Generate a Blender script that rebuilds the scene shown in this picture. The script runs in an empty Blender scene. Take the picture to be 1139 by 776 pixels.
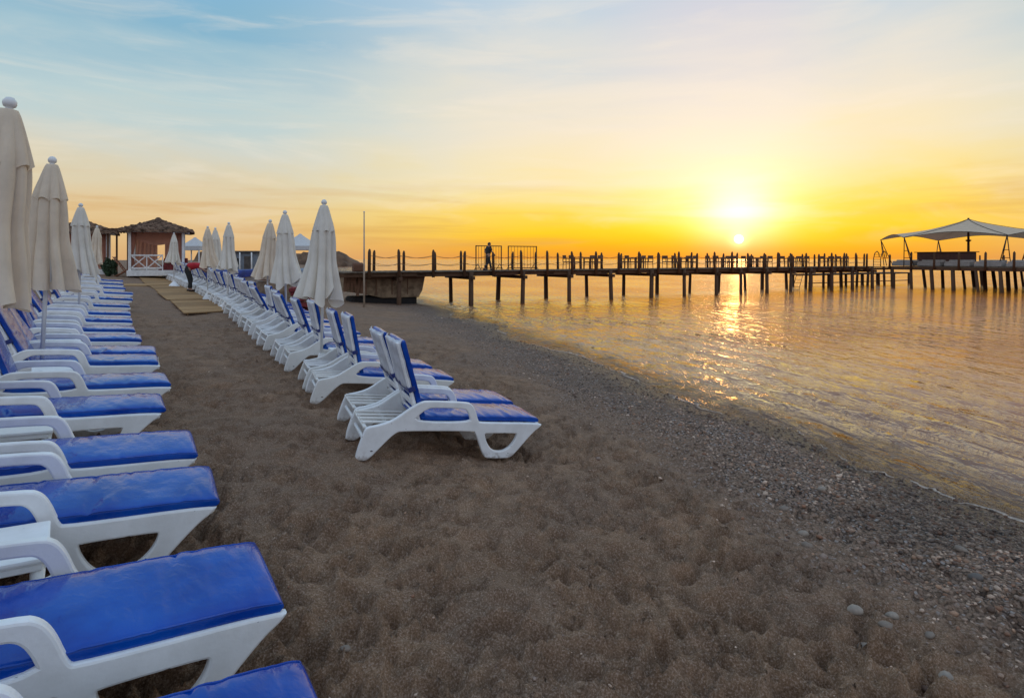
import bpy, bmesh, math, random
import numpy as np
from mathutils import Vector, Matrix, Euler

R = math.radians
random.seed(7)
rng = np.random.default_rng(7)
scene = bpy.context.scene
C = scene.collection

# ------------------------------------------------------------------ camera
EYE = 2.0                      # eye height above the sand at the first right lounger
FPX, CX, HY = 634.0, 569.5, 288.0
cam_d = bpy.data.cameras.new("camera")
cam = bpy.data.objects.new("camera", cam_d)
C.objects.link(cam)
cam.location = (0, 0, EYE)
cam.rotation_euler = (R(90), 0, 0)
cam_d.sensor_width = 36.0
cam_d.lens = 36.0 * FPX / 1139.0
cam_d.shift_y = -(388.0 - HY) / 1139.0
cam_d.clip_start = 0.05
cam_d.clip_end = 9000.0
scene.camera = cam

# ------------------------------------------------------------------ sun and sky
SUN_AZ, SUN_EL = R(21.7), R(1.85)
sun_vec = Vector((math.sin(SUN_AZ) * math.cos(SUN_EL), math.cos(SUN_AZ) * math.cos(SUN_EL), math.sin(SUN_EL)))
sd = bpy.data.lights.new("sun", 'SUN')
sd.energy = 0.022
sd.angle = R(2.0)
sd.color = (1.0, 0.45, 0.12)
so = bpy.data.objects.new("sun", sd)
C.objects.link(so)
so.rotation_euler = sun_vec.to_track_quat('Z', 'Y').to_euler()

world = bpy.data.worlds.new("World")
scene.world = world
world.use_nodes = True


def lin(c):
    out = []
    for v in c[:3]:
        v /= 255.0
        out.append(v / 12.92 if v <= 0.04045 else ((v + 0.055) / 1.055) ** 2.4)
    return (out[0], out[1], out[2], 1.0)


class NT:
    def __init__(self, tree):
        self.t = tree
        self.n = tree.nodes
        self.l = tree.links

    def node(self, typ, **kw):
        nd = self.n.new(typ)
        for k, v in kw.items():
            setattr(nd, k, v)
        return nd

    def put(self, sock, v):
        if hasattr(v, 'is_output'):
            self.l.new(v, sock)
        elif v is not None:
            sock.default_value = v

    def math(self, op, a, b=None, c=None, clamp=False):
        nd = self.node('ShaderNodeMath', operation=op)
        nd.use_clamp = clamp
        self.put(nd.inputs[0], a)
        if b is not None:
            self.put(nd.inputs[1], b)
        if c is not None:
            self.put(nd.inputs[2], c)
        return nd.outputs[0]

    def mix(self, f, a, b, blend='MIX'):
        nd = self.node('ShaderNodeMix', data_type='RGBA', blend_type=blend)
        self.put(nd.inputs[0], f)
        self.put(nd.inputs[6], a)
        self.put(nd.inputs[7], b)
        return nd.outputs[2]

    def rng(self, v, a, b, c=0.0, d=1.0, smooth=True):
        nd = self.node('ShaderNodeMapRange')
        nd.interpolation_type = 'SMOOTHSTEP' if smooth else 'LINEAR'
        self.put(nd.inputs[0], v)
        for i, x in enumerate((a, b, c, d)):
            nd.inputs[1 + i].default_value = x
        return nd.outputs[0]

    def ramp(self, fac, stops):
        nd = self.node('ShaderNodeValToRGB')
        el = nd.color_ramp.elements
        while len(el) < len(stops):
            el.new(0.5)
        for e, (p, c) in zip(el, stops):
            e.position = p
            e.color = c
        self.put(nd.inputs[0], fac)
        return nd.outputs[0]

    def noise(self, vec, scale, detail=3.0, rough=0.5, dist=0.0):
        nd = self.node('ShaderNodeTexNoise')
        if vec is not None:
            self.l.new(vec, nd.inputs['Vector'])
        nd.inputs['Scale'].default_value = scale
        nd.inputs['Detail'].default_value = detail
        nd.inputs['Roughness'].default_value = rough
        nd.inputs['Distortion'].default_value = dist
        return nd.outputs['Fac']

    def mapping(self, vec, scale=(1, 1, 1), rot=(0, 0, 0), loc=(0, 0, 0)):
        nd = self.node('ShaderNodeMapping')
        self.l.new(vec, nd.inputs[0])
        nd.inputs['Location'].default_value = loc
        nd.inputs['Rotation'].default_value = rot
        nd.inputs['Scale'].default_value = scale
        return nd.outputs[0]


def build_sky():
    w = NT(world.node_tree)
    w.n.clear()
    tc = w.node('ShaderNodeTexCoord')
    d = tc.outputs['Generated']
    sep = w.node('ShaderNodeSeparateXYZ')
    w.l.new(d, sep.inputs[0])
    x, y, z = sep.outputs
    el = w.math('MULTIPLY', w.math('ARCSINE', z), 180 / math.pi)
    hl = w.math('MAXIMUM', w.math('SQRT', w.math('ADD', w.math('MULTIPLY', x, x), w.math('MULTIPLY', y, y))), 1e-4)
    sx, sy = math.sin(SUN_AZ), math.cos(SUN_AZ)
    cd = w.math('DIVIDE', w.math('ADD', w.math('MULTIPLY', x, sx), w.math('MULTIPLY', y, sy)), hl)
    cd = w.math('MINIMUM', w.math('MAXIMUM', cd, -1.0), 1.0)
    az = w.math('MULTIPLY', w.math('ARCCOSINE', cd), 180 / math.pi)
    side = w.math('SUBTRACT', w.math('MULTIPLY', x, sy), w.math('MULTIPLY', y, sx))
    right = w.math('GREATER_THAN', side, 0.0)
    aze = w.math('MULTIPLY', az, w.math('ADD', 1.0, w.math('MULTIPLY', right, 0.55)))
    # thin high cloud: stretched noise in direction space
    mv = w.mapping(d, scale=(1.0, 1.0, 5.5), rot=(0.05, 0.03, 0.0))
    n1 = w.noise(mv, 2.3, 5.0, 0.55, 0.6)
    n2 = w.noise(w.mapping(d, scale=(1.0, 1.0, 6.5), rot=(-0.07, 0.05, 0.3)), 3.4, 6.0, 0.58, 0.9)
    # the cloud sheet bends the elevation bands a little so that they are not ruled lines
    warp = w.math('MULTIPLY', w.math('SUBTRACT', n1, 0.5), w.rng(el, 1.0, 14.0, 1.5, 11.0))
    elw = w.math('ADD', el, warp)
    fac = w.math('DIVIDE', w.math('MAXIMUM', elw, 0.0), 60.0, clamp=True)

    def st(pairs):
        return [(e / 60.0, lin(c)) for e, c in pairs]
    S = w.ramp(fac, st([(0, (243, 156, 32)), (1, (250, 174, 18)), (2, (255, 206, 16)), (3.2, (255, 228, 58)), (5.5, (255, 240, 140)),
                        (8, (253, 241, 190)), (11, (250, 237, 208)), (15, (241, 230, 216)), (23, (213, 213, 221)),
                        (30, (190, 205, 222)), (60, (178, 205, 236))]))
    M = w.ramp(fac, st([(0, (236, 156, 56)), (1.0, (247, 175, 36)), (2.6, (255, 206, 38)), (4.5, (253, 216, 86)), (6.5, (249, 226, 150)),
                        (9, (246, 229, 184)), (12.3, (242, 229, 204)), (16.5, (229, 224, 213)), (24, (194, 210, 222)), (32, (170, 200, 225)),
                        (60, (176, 205, 238))]))
    F_ = w.ramp(fac, st([(0, (216, 172, 120)), (1.2, (222, 183, 128)), (4, (226, 198, 150)), (6.6, (220, 207, 176)),
                         (9.6, (208, 211, 201)), (13.2, (186, 207, 210)), (20.5, (134, 180, 204)), (30, (128, 180, 216)),
                         (60, (172, 204, 240))]))
    B = w.ramp(fac, st([(0, (132, 130, 142)), (5, (164, 165, 180)), (12, (204, 210, 226)), (25, (208, 222, 242)),  # unseen sky behind the camera, brightened to fill faces turned to it
                        (60, (182, 208, 242))]))
    col = w.mix(w.rng(aze, 2.0, 18.0), S, M)
    col = w.mix(w.rng(aze, 18.0, 50.0), col, F_)
    col = w.mix(w.rng(aze, 60.0, 115.0), col, B)
    # wisps of lit cloud
    wis = w.math('MULTIPLY', w.rng(n2, 0.46, 0.72), w.rng(el, 0.5, 4.0))
    wis = w.math('MULTIPLY', wis, w.rng(el, 22.0, 34.0, 1.0, 0.25))
    col = w.mix(w.math('MULTIPLY', wis, 0.27), col, lin((250, 236, 216)))
    # low darker cloud bank near the horizon, away from the sun
    bank = w.math('MULTIPLY', w.rng(w.noise(w.mapping(d, scale=(1, 1, 13.0)), 3.6, 5.0, 0.55, 0.4), 0.46, 0.68),
                  w.math('MULTIPLY', w.rng(el, 0.2, 1.6), w.rng(el, 4.5, 8.5, 1.0, 0.0)))
    bank = w.math('MULTIPLY', bank, w.rng(az, 5.0, 22.0))
    col = w.mix(w.math('MULTIPLY', bank, 0.36), col, lin((206, 152, 84)))

    def gauss(wa, e0, we):
        a = w.math('DIVIDE', az, wa)
        e = w.math('DIVIDE', w.math('SUBTRACT', el, e0), we)
        q = w.math('ADD', w.math('MULTIPLY', a, a), w.math('MULTIPLY', e, e))
        return w.math('EXPONENT', w.math('MULTIPLY', q, -1.0))

    def add(col, g, c):
        return w.mix(g, col, w.mix(1.0, col, c, 'ADD'))
    col = add(col, gauss(3.3, 4.3, 2.6), (0.45, 0.42, 0.62, 1))
    col = add(col, gauss(6.2, 5.2, 4.0), (0.10, 0.09, 0.08, 1))
    col = add(col, gauss(0.75, 1.85, 0.75), (0.7, 0.55, 0.30, 1))
    # the disc itself
    dot = w.node('ShaderNodeVectorMath', operation='DOT_PRODUCT')
    w.l.new(d, dot.inputs[0])
    dot.inputs[1].default_value = sun_vec
    disc = w.rng(dot.outputs['Value'], math.cos(R(0.46)), math.cos(R(0.30)))
    col = add(col, disc, (3.0, 2.8, 2.1, 1))
    nish = w.node('ShaderNodeTexSky')
    nish.sky_type = 'NISHITA'
    nish.sun_disc = False
    nish.sun_elevation = SUN_EL
    nish.sun_rotation = SUN_AZ
    nish.dust_density = 2.0
    bg1 = w.node('ShaderNodeBackground')
    w.l.new(col, bg1.inputs[0])
    bg1.inputs[1].default_value = 1.0
    bg2 = w.node('ShaderNodeBackground')
    w.l.new(nish.outputs[0], bg2.inputs[0])
    bg2.inputs[1].default_value = 0.01
    ad = w.node('ShaderNodeAddShader')
    w.l.new(bg1.outputs[0], ad.inputs[0])
    w.l.new(bg2.outputs[0], ad.inputs[1])
    out = w.node('ShaderNodeOutputWorld')
    w.l.new(ad.outputs[0], out.inputs[0])


build_sky()
scene.view_settings.view_transform = 'Standard'
scene.view_settings.look = 'None'
scene.view_settings.exposure = 0.0
scene.view_settings.gamma = 1.0
try:
    scene.view_settings.use_curve_mapping = False
except Exception:
    pass
scene.cycles.max_bounces = 6
scene.cycles.sample_clamp_indirect = 4.0

# ------------------------------------------------------------------ terrain functions
SLOPE, WATER = 0.08, -0.46
G = (0.94, 0.342)              # downhill, towards the water
T_ = (-0.342, 0.94)            # along the shore, away from the camera
P0 = (-1.5, 5.7)


def sdist(x, y):
    return (x - P0[0]) * G[0] + (y - P0[1]) * G[1]


def gz(x, y):
    """height of the smooth beach"""
    s = sdist(x, y)
    if s < -10:
        return 0.8 + 0.35 * (1 - math.exp((s + 10) * SLOPE / 0.35))
    return max(-SLOPE * s, -3.0)


def unproj(px, py, dz=0.0):
    """where the sight line through a photograph pixel meets the beach raised by dz"""
    k, m = (px - CX) / FPX, (py - HY) / FPX
    lo, hi = 0.8, 400.0
    f = lambda Y: EYE - m * Y - gz(k * Y, Y) - dz
    for _ in range(60):
        mid = 0.5 * (lo + hi)
        if f(mid) > 0:
            lo = mid
        else:
            hi = mid
    Y = 0.5 * (lo + hi)
    return Vector((k * Y, Y, gz(k * Y, Y)))


# ------------------------------------------------------------------ object helpers
def tag(o, label=None, cat=None, group=None, kind=None):
    if label:
        o["label"] = label
    if cat:
        o["category"] = cat
    if group:
        o["group"] = group
    if kind:
        o["kind"] = kind
    return o


def empty(name, loc=(0, 0, 0), rz=0.0, label=None, cat=None, group=None):
    o = bpy.data.objects.new(name, None)
    o.empty_display_size = 0.1
    C.objects.link(o)
    o.location = loc
    o.rotation_euler = (0, 0, rz)
    return tag(o, label, cat, group)


def link_mesh(name, me, mat=None, parent=None):
    o = bpy.data.objects.new(name, me)
    C.objects.link(o)
    if mat is not None:
        if isinstance(mat, (list, tuple)):
            for m in mat:
                me.materials.append(m)
        else:
            me.materials.append(mat)
    if parent is not None:
        o.parent = parent
    return o


class MB:
    """collects simple shapes into one mesh"""

    def __init__(self):
        self.bm = bmesh.new()

    def box(self, c, s, rot=None, bev=0.0, seg=1):
        g = bmesh.ops.create_cube(self.bm, size=1.0)
        vs = g['verts']
        bmesh.ops.scale(self.bm, vec=s, verts=vs)
        if bev > 0:
            es = list({e for v in vs for e in v.link_edges})
            r = bmesh.ops.bevel(self.bm, geom=es, offset=bev, segments=seg, affect='EDGES', profile=0.6)
            vs = list({v for f in r['faces'] for v in f.verts} | {v for v in vs if v.is_valid})
        if rot is not None:
            bmesh.ops.rotate(self.bm, cent=(0, 0, 0), matrix=Euler(rot).to_matrix(), verts=vs)
        bmesh.ops.translate(self.bm, vec=c, verts=vs)
        return self

    def tube(self, pts, rad, n=8, caps=True):
        """tapered tube along points; rad a number or one per point"""
        pts = [Vector(p) for p in pts]
        rs = rad if isinstance(rad, (list, tuple)) else [rad] * len(pts)
        rings = []
        up = Vector((0, 0, 1))
        ref = None
        for i, p in enumerate(pts):
            a = pts[max(i - 1, 0)]
            b = pts[min(i + 1, len(pts) - 1)]
            t = (b - a).normalized()
            if ref is None:
                ref = t.cross(up) if abs(t.dot(up)) < 0.95 else t.cross(Vector((1, 0, 0)))
            u = (ref - t * ref.dot(t)).normalized()
            v = t.cross(u)
            ref = u
            rings.append([self.bm.verts.new(p + (u * math.cos(2 * math.pi * k / n) + v * math.sin(2 * math.pi * k / n)) * rs[i])
                          for k in range(n)])
        for A, Bq in zip(rings, rings[1:]):
            for k in range(n):
                f = self.bm.faces.new((A[k], A[(k + 1) % n], Bq[(k + 1) % n], Bq[k]))
                f.smooth = True
        if caps:
            self.bm.faces.new(list(reversed(rings[0])))
            self.bm.faces.new(rings[-1])
        return self

    def lathe(self, prof, n=16, c=(0, 0, 0), smooth=True):
        rings = []
        for r, z in prof:
            if r < 1e-5:
                rings.append([self.bm.verts.new((c[0], c[1], c[2] + z))])
            else:
                rings.append([self.bm.verts.new((c[0] + r * math.cos(2 * math.pi * k / n), c[1] + r * math.sin(2 * math.pi * k / n), c[2] + z))
                              for k in range(n)])
        for A, Bq in zip(rings, rings[1:]):
            for k in range(n):
                k2 = (k + 1) % n
                if len(A) == 1 and len(Bq) == 1:
                    continue
                if len(A) == 1:
                    f = self.bm.faces.new((A[0], Bq[k2], Bq[k]))
                elif len(Bq) == 1:
                    f = self.bm.faces.new((A[k], A[k2], Bq[0]))
                else:
                    f = self.bm.faces.new((A[k], A[k2], Bq[k2], Bq[k]))
                f.smooth = smooth
        return self

    def quad(self, a, b, c, d):
        self.bm.faces.new([self.bm.verts.new(p) for p in (a, b, c, d)])
        return self

    def xform(self, m):
        bmesh.ops.transform(self.bm, matrix=m, verts=self.bm.verts)
        return self

    def build(self, name, mat=None, parent=None, recalc=True):
        if recalc:
            bmesh.ops.recalc_face_normals(self.bm, faces=self.bm.faces)
        me = bpy.data.meshes.new(name)
        self.bm.to_mesh(me)
        self.bm.free()
        return link_mesh(name, me, mat, parent)


def grid_mesh(name, P, closed_u=False, smooth=True):
    """mesh from an array of points [nv, nu, 3]"""
    nv, nu = P.shape[:2]
    idx = np.arange(nv * nu).reshape(nv, nu)
    if closed_u:
        a = idx[:-1, :]
        b = np.roll(idx, -1, axis=1)[:-1, :]
        c = np.roll(idx, -1, axis=1)[1:, :]
        d = idx[1:, :]
    else:
        a, b, c, d = idx[:-1, :-1], idx[:-1, 1:], idx[1:, 1:], idx[1:, :-1]
    q = np.stack([a, b, c, d], -1).reshape(-1, 4)
    return np_mesh(name, P.reshape(-1, 3), q, smooth)


def np_mesh(name, V, Fq, smooth=True):
    me = bpy.data.meshes.new(name)
    n = Fq.shape[1]
    me.vertices.add(len(V))
    me.vertices.foreach_set('co', np.ascontiguousarray(V, dtype=np.float32).ravel())
    me.loops.add(Fq.size)
    me.loops.foreach_set('vertex_index', np.ascontiguousarray(Fq, dtype=np.int32).ravel())
    me.polygons.add(len(Fq))
    me.polygons.foreach_set('loop_start', np.arange(0, Fq.size, n, dtype=np.int32))
    me.polygons.foreach_set('loop_total', np.full(len(Fq), n, dtype=np.int32))
    me.polygons.foreach_set('use_smooth', np.full(len(Fq), smooth, dtype=bool))
    me.update(calc_edges=True)
    me.validate()
    return me


def copy_tree(o, parent=None):
    c = o.copy()
    C.objects.link(c)
    if parent is not None:
        c.parent = parent
    for ch in list(o.children):
        copy_tree(ch, c)
    return c


def plate(name, outer, holes, thick, bev, mat=None, parent=None):
    """solid plate in the XZ plane from outlines, edges rounded; returns mesh object centred on y=0"""
    cu = bpy.data.curves.new(name, 'CURVE')
    cu.dimensions = '2D'
    cu.fill_mode = 'BOTH'
    cu.extrude = thick / 2 - bev
    cu.bevel_depth = bev
    cu.bevel_resolution = 1
    cu.offset = -bev
    for pts in [outer] + holes:
        sp = cu.splines.new('POLY')
        sp.points.add(len(pts) - 1)
        for p, (a, b) in zip(sp.points, pts):
            p.co = (a, b, 0, 1)
        sp.use_cyclic_u = True
    tmp = bpy.data.objects.new(name, cu)
    C.objects.link(tmp)
    dg = bpy.context.evaluated_depsgraph_get()
    me = bpy.data.meshes.new_from_object(tmp.evaluated_get(dg))
    me.name = name
    bpy.data.objects.remove(tmp)
    bpy.data.curves.remove(cu)
    me.transform(Matrix.Rotation(R(90), 4, 'X'))
    me.materials.clear()
    for p in me.polygons:
        p.use_smooth = False
    return link_mesh(name, me, mat, parent)


def chaikin(pts, n=2, closed=True):
    for _ in range(n):
        out = []
        m = len(pts)
        for i in range(m if closed else m - 1):
            a, b = pts[i], pts[(i + 1) % m]
            out.append((a[0] * .75 + b[0] * .25, a[1] * .75 + b[1] * .25))
            out.append((a[0] * .25 + b[0] * .75, a[1] * .25 + b[1] * .75))
        pts = out
    return pts


# ------------------------------------------------------------------ materials
def new_mat(name):
    m = bpy.data.materials.new(name)
    m.use_nodes = True
    nt = NT(m.node_tree)
    bs = nt.n['Principled BSDF']
    return m, nt, bs


def simple_mat(name, col, rough=0.6, var=0.15, scale=8.0, bump=0.0, bscale=40.0, spec=0.5, col2=None, stretch=(1, 1, 1), metal=0.0):
    m, nt, bs = new_mat(name)
    tc = nt.node('ShaderNodeTexCoord')
    v = nt.mapping(tc.outputs['Object'], scale=stretch)
    n = nt.noise(v, scale, 4.0, 0.6)
    c1 = tuple(max(0, c * (1 - var)) for c in col) + (1,)
    c2 = (tuple(col2) + (1,)) if col2 else tuple(min(1, c * (1 + var)) for c in col) + (1,)
    nt.l.new(nt.mix(nt.rng(n, 0.3, 0.7), c1, c2), bs.inputs['Base Color'])
    bs.inputs['Roughness'].default_value = rough
    bs.inputs['Specular IOR Level'].default_value = spec
    bs.inputs['Metallic'].default_value = metal
    if bump > 0:
        b = nt.node('ShaderNodeBump')
        b.inputs['Strength'].default_value = 1.0
        b.inputs['Distance'].default_value = bump
        nt.l.new(nt.noise(v, bscale, 4.0, 0.6), b.inputs['Height'])
        nt.l.new(b.outputs[0], bs.inputs['Normal'])
    return m


def plastic_mat():
    m, nt, bs = new_mat('white_plastic')
    tc = nt.node('ShaderNodeTexCoord')
    v = tc.outputs['Object']
    n = nt.noise(v, 5.0, 5.0, 0.65)
    c = nt.mix(nt.rng(n, 0.35, 0.75), (0.86, 0.87, 0.865, 1), (0.73, 0.735, 0.72, 1))
    oi = nt.node('ShaderNodeObjectInfo')
    c = nt.mix(nt.math('MULTIPLY', nt.rng(oi.outputs['Random'], 0.35, 1.0), 0.40), c, (0.72, 0.69, 0.60, 1))
    # scuffs
    sc = nt.noise(nt.mapping(v, scale=(6, 30, 22), rot=(0.4, 0.3, 0.2)), 2.2, 2.0, 0.4)
    c = nt.mix(nt.rng(sc, 0.735, 0.76), c, (0.10, 0.09, 0.08, 1))
    # sandy grime low on the legs
    sep = nt.node('ShaderNodeSeparateXYZ')
    nt.l.new(v, sep.inputs[0])
    low = nt.math('MULTIPLY', nt.rng(sep.outputs[2], 0.0, 0.11, 1.0, 0.0), nt.rng(nt.noise(v, 22.0, 4.0), 0.42, 0.62))
    c = nt.mix(nt.math('MULTIPLY', low, 0.6), c, (0.27, 0.21, 0.16, 1))
    nt.l.new(c, bs.inputs['Base Color'])
    nt.l.new(nt.rng(n, 0.3, 0.7, 0.28, 0.48), bs.inputs['Roughness'])
    b = nt.node('ShaderNodeBump')
    b.inputs['Distance'].default_value = 0.0008
    nt.l.new(nt.noise(v, 60.0, 3.0), b.inputs['Height'])
    nt.l.new(b.outputs[0], bs.inputs['Normal'])
    return m


def vinyl_mat():
    m, nt, bs = new_mat('blue_vinyl')
    tc = nt.node('ShaderNodeTexCoord')
    oi = nt.node('ShaderNodeObjectInfo')
    v0 = tc.outputs['Object']
    ofs = nt.node('ShaderNodeVectorMath', operation='SCALE')
    nt.l.new(oi.outputs['Location'], ofs.inputs[0])
    ofs.inputs['Scale'].default_value = 3.7
    vv = nt.node('ShaderNodeVectorMath', operation='ADD')
    nt.l.new(v0, vv.inputs[0])
    nt.l.new(ofs.outputs[0], vv.inputs[1])
    v = vv.outputs[0]
    n = nt.noise(v, 3.0, 4.0, 0.6)
    c = nt.mix(nt.rng(n, 0.3, 0.7), (0.0006, 0.036, 0.29, 1), (0.0008, 0.074, 0.42, 1))
    c = nt.mix(nt.math('MULTIPLY', nt.rng(oi.outputs['Random'], 0.3, 1.0), 0.30), c, (0.004, 0.075, 0.30, 1))
    salt = nt.rng(nt.noise(v, 9.0, 6.0, 0.7, 0.5), 0.60, 0.80)
    c = nt.mix(nt.math('MULTIPLY', salt, 0.05), c, (0.36, 0.40, 0.50, 1))
    nt.l.new(c, bs.inputs['Base Color'])
    nt.l.new(nt.math('ADD', nt.rng(n, 0.3, 0.7, 0.10, 0.18), nt.math('MULTIPLY', salt, 0.15)), bs.inputs['Roughness'])
    bs.inputs['Specular IOR Level'].default_value = 0.40
    bs.inputs['Coat Weight'].default_value = 0.0
    bs.inputs['Coat Roughness'].default_value = 0.22
    wr = nt.noise(nt.mapping(v, scale=(1.0, 0.45, 1.0)), 6.0, 2.0, 0.45, 0.25)
    wr2 = nt.noise(nt.mapping(v, scale=(1.0, 0.6, 1.0)), 30.0, 2.0, 0.5, 0.6)
    h = nt.math('ADD', wr, nt.math('MULTIPLY', wr2, 0.12))
    b = nt.node('ShaderNodeBump')
    b.inputs['Strength'].default_value = 0.6
    b.inputs['Distance'].default_value = 0.028
    nt.l.new(h, b.inputs['Height'])
    nt.l.new(b.outputs[0], bs.inputs['Normal'])
    return m


def cloth_mat(name, col, trans=0.25):
    m, nt, bs = new_mat(name)
    tc = nt.node('ShaderNodeTexCoord')
    v = tc.outputs['Object']
    n = nt.noise(v, 3.5, 5.0, 0.65)
    st = nt.noise(nt.mapping(v, scale=(5, 5, 0.7)), 3.0, 3.0)
    c = nt.mix(nt.rng(n, 0.3, 0.75), tuple(col) + (1,), tuple(x * 0.86 for x in col) + (1,))
    c = nt.mix(nt.math('MULTIPLY', nt.rng(st, 0.5, 0.8), 0.25), c, (col[0] * .72, col[1] * .66, col[2] * .58, 1))
    nt.l.new(c, bs.inputs['Base Color'])
    bs.inputs['Roughness'].default_value = 0.85
    bs.inputs['Specular IOR Level'].default_value = 0.15
    b = nt.node('ShaderNodeBump')
    b.inputs['Distance'].default_value = 0.012
    b.inputs['Strength'].default_value = 0.6
    nt.l.new(nt.noise(nt.mapping(v, scale=(3, 3, 0.8)), 6.0, 4.0, 0.55), b.inputs['Height'])
    nt.l.new(b.outputs[0], bs.inputs['Normal'])
    tr = nt.node('ShaderNodeBsdfTranslucent')
    nt.l.new(c, tr.inputs[0])
    mx = nt.node('ShaderNodeMixShader')
    mx.inputs[0].default_value = trans
    nt.l.new(bs.outputs[0], mx.inputs[1])
    nt.l.new(tr.outputs[0], mx.inputs[2])
    nt.l.new(mx.outputs[0], nt.n['Material Output'].inputs[0])
    return m


def wood_mat(name, c1, c2, axis_scale=(1, 14, 14), rough=0.8, island=0.0):
    m, nt, bs = new_mat(name)
    tc = nt.node('ShaderNodeTexCoord')
    v = nt.mapping(tc.outputs['Object'], scale=axis_scale)
    n = nt.noise(v, 1.6, 5.0, 0.6, 0.3)
    big = nt.noise(tc.outputs['Object'], 1.1, 3.0)
    f = nt.math('ADD', nt.math('MULTIPLY', nt.rng(n, 0.25, 0.75), 0.6), nt.math('MULTIPLY', big, 0.4))
    c = nt.mix(f, tuple(c1) + (1,), tuple(c2) + (1,))
    if island > 0:
        gi = nt.node('ShaderNodeNewGeometry')
        k = nt.rng(gi.outputs['Random Per Island'], 0.0, 1.0, 1 - island, 1 + island * 0.6, False)
        hs = nt.node('ShaderNodeHueSaturation')
        nt.l.new(c, hs.inputs['Color'])
        nt.l.new(k, hs.inputs['Value'])
        c = hs.outputs[0]
    nt.l.new(c, bs.inputs['Base Color'])
    bs.inputs['Roughness'].default_value = rough
    bs.inputs['Specular IOR Level'].default_value = 0.3
    b = nt.node('ShaderNodeBump')
    b.inputs['Distance'].default_value = 0.004
    nt.l.new(n, b.inputs['Height'])
    nt.l.new(b.outputs[0], bs.inputs['Normal'])
    return m


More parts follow.
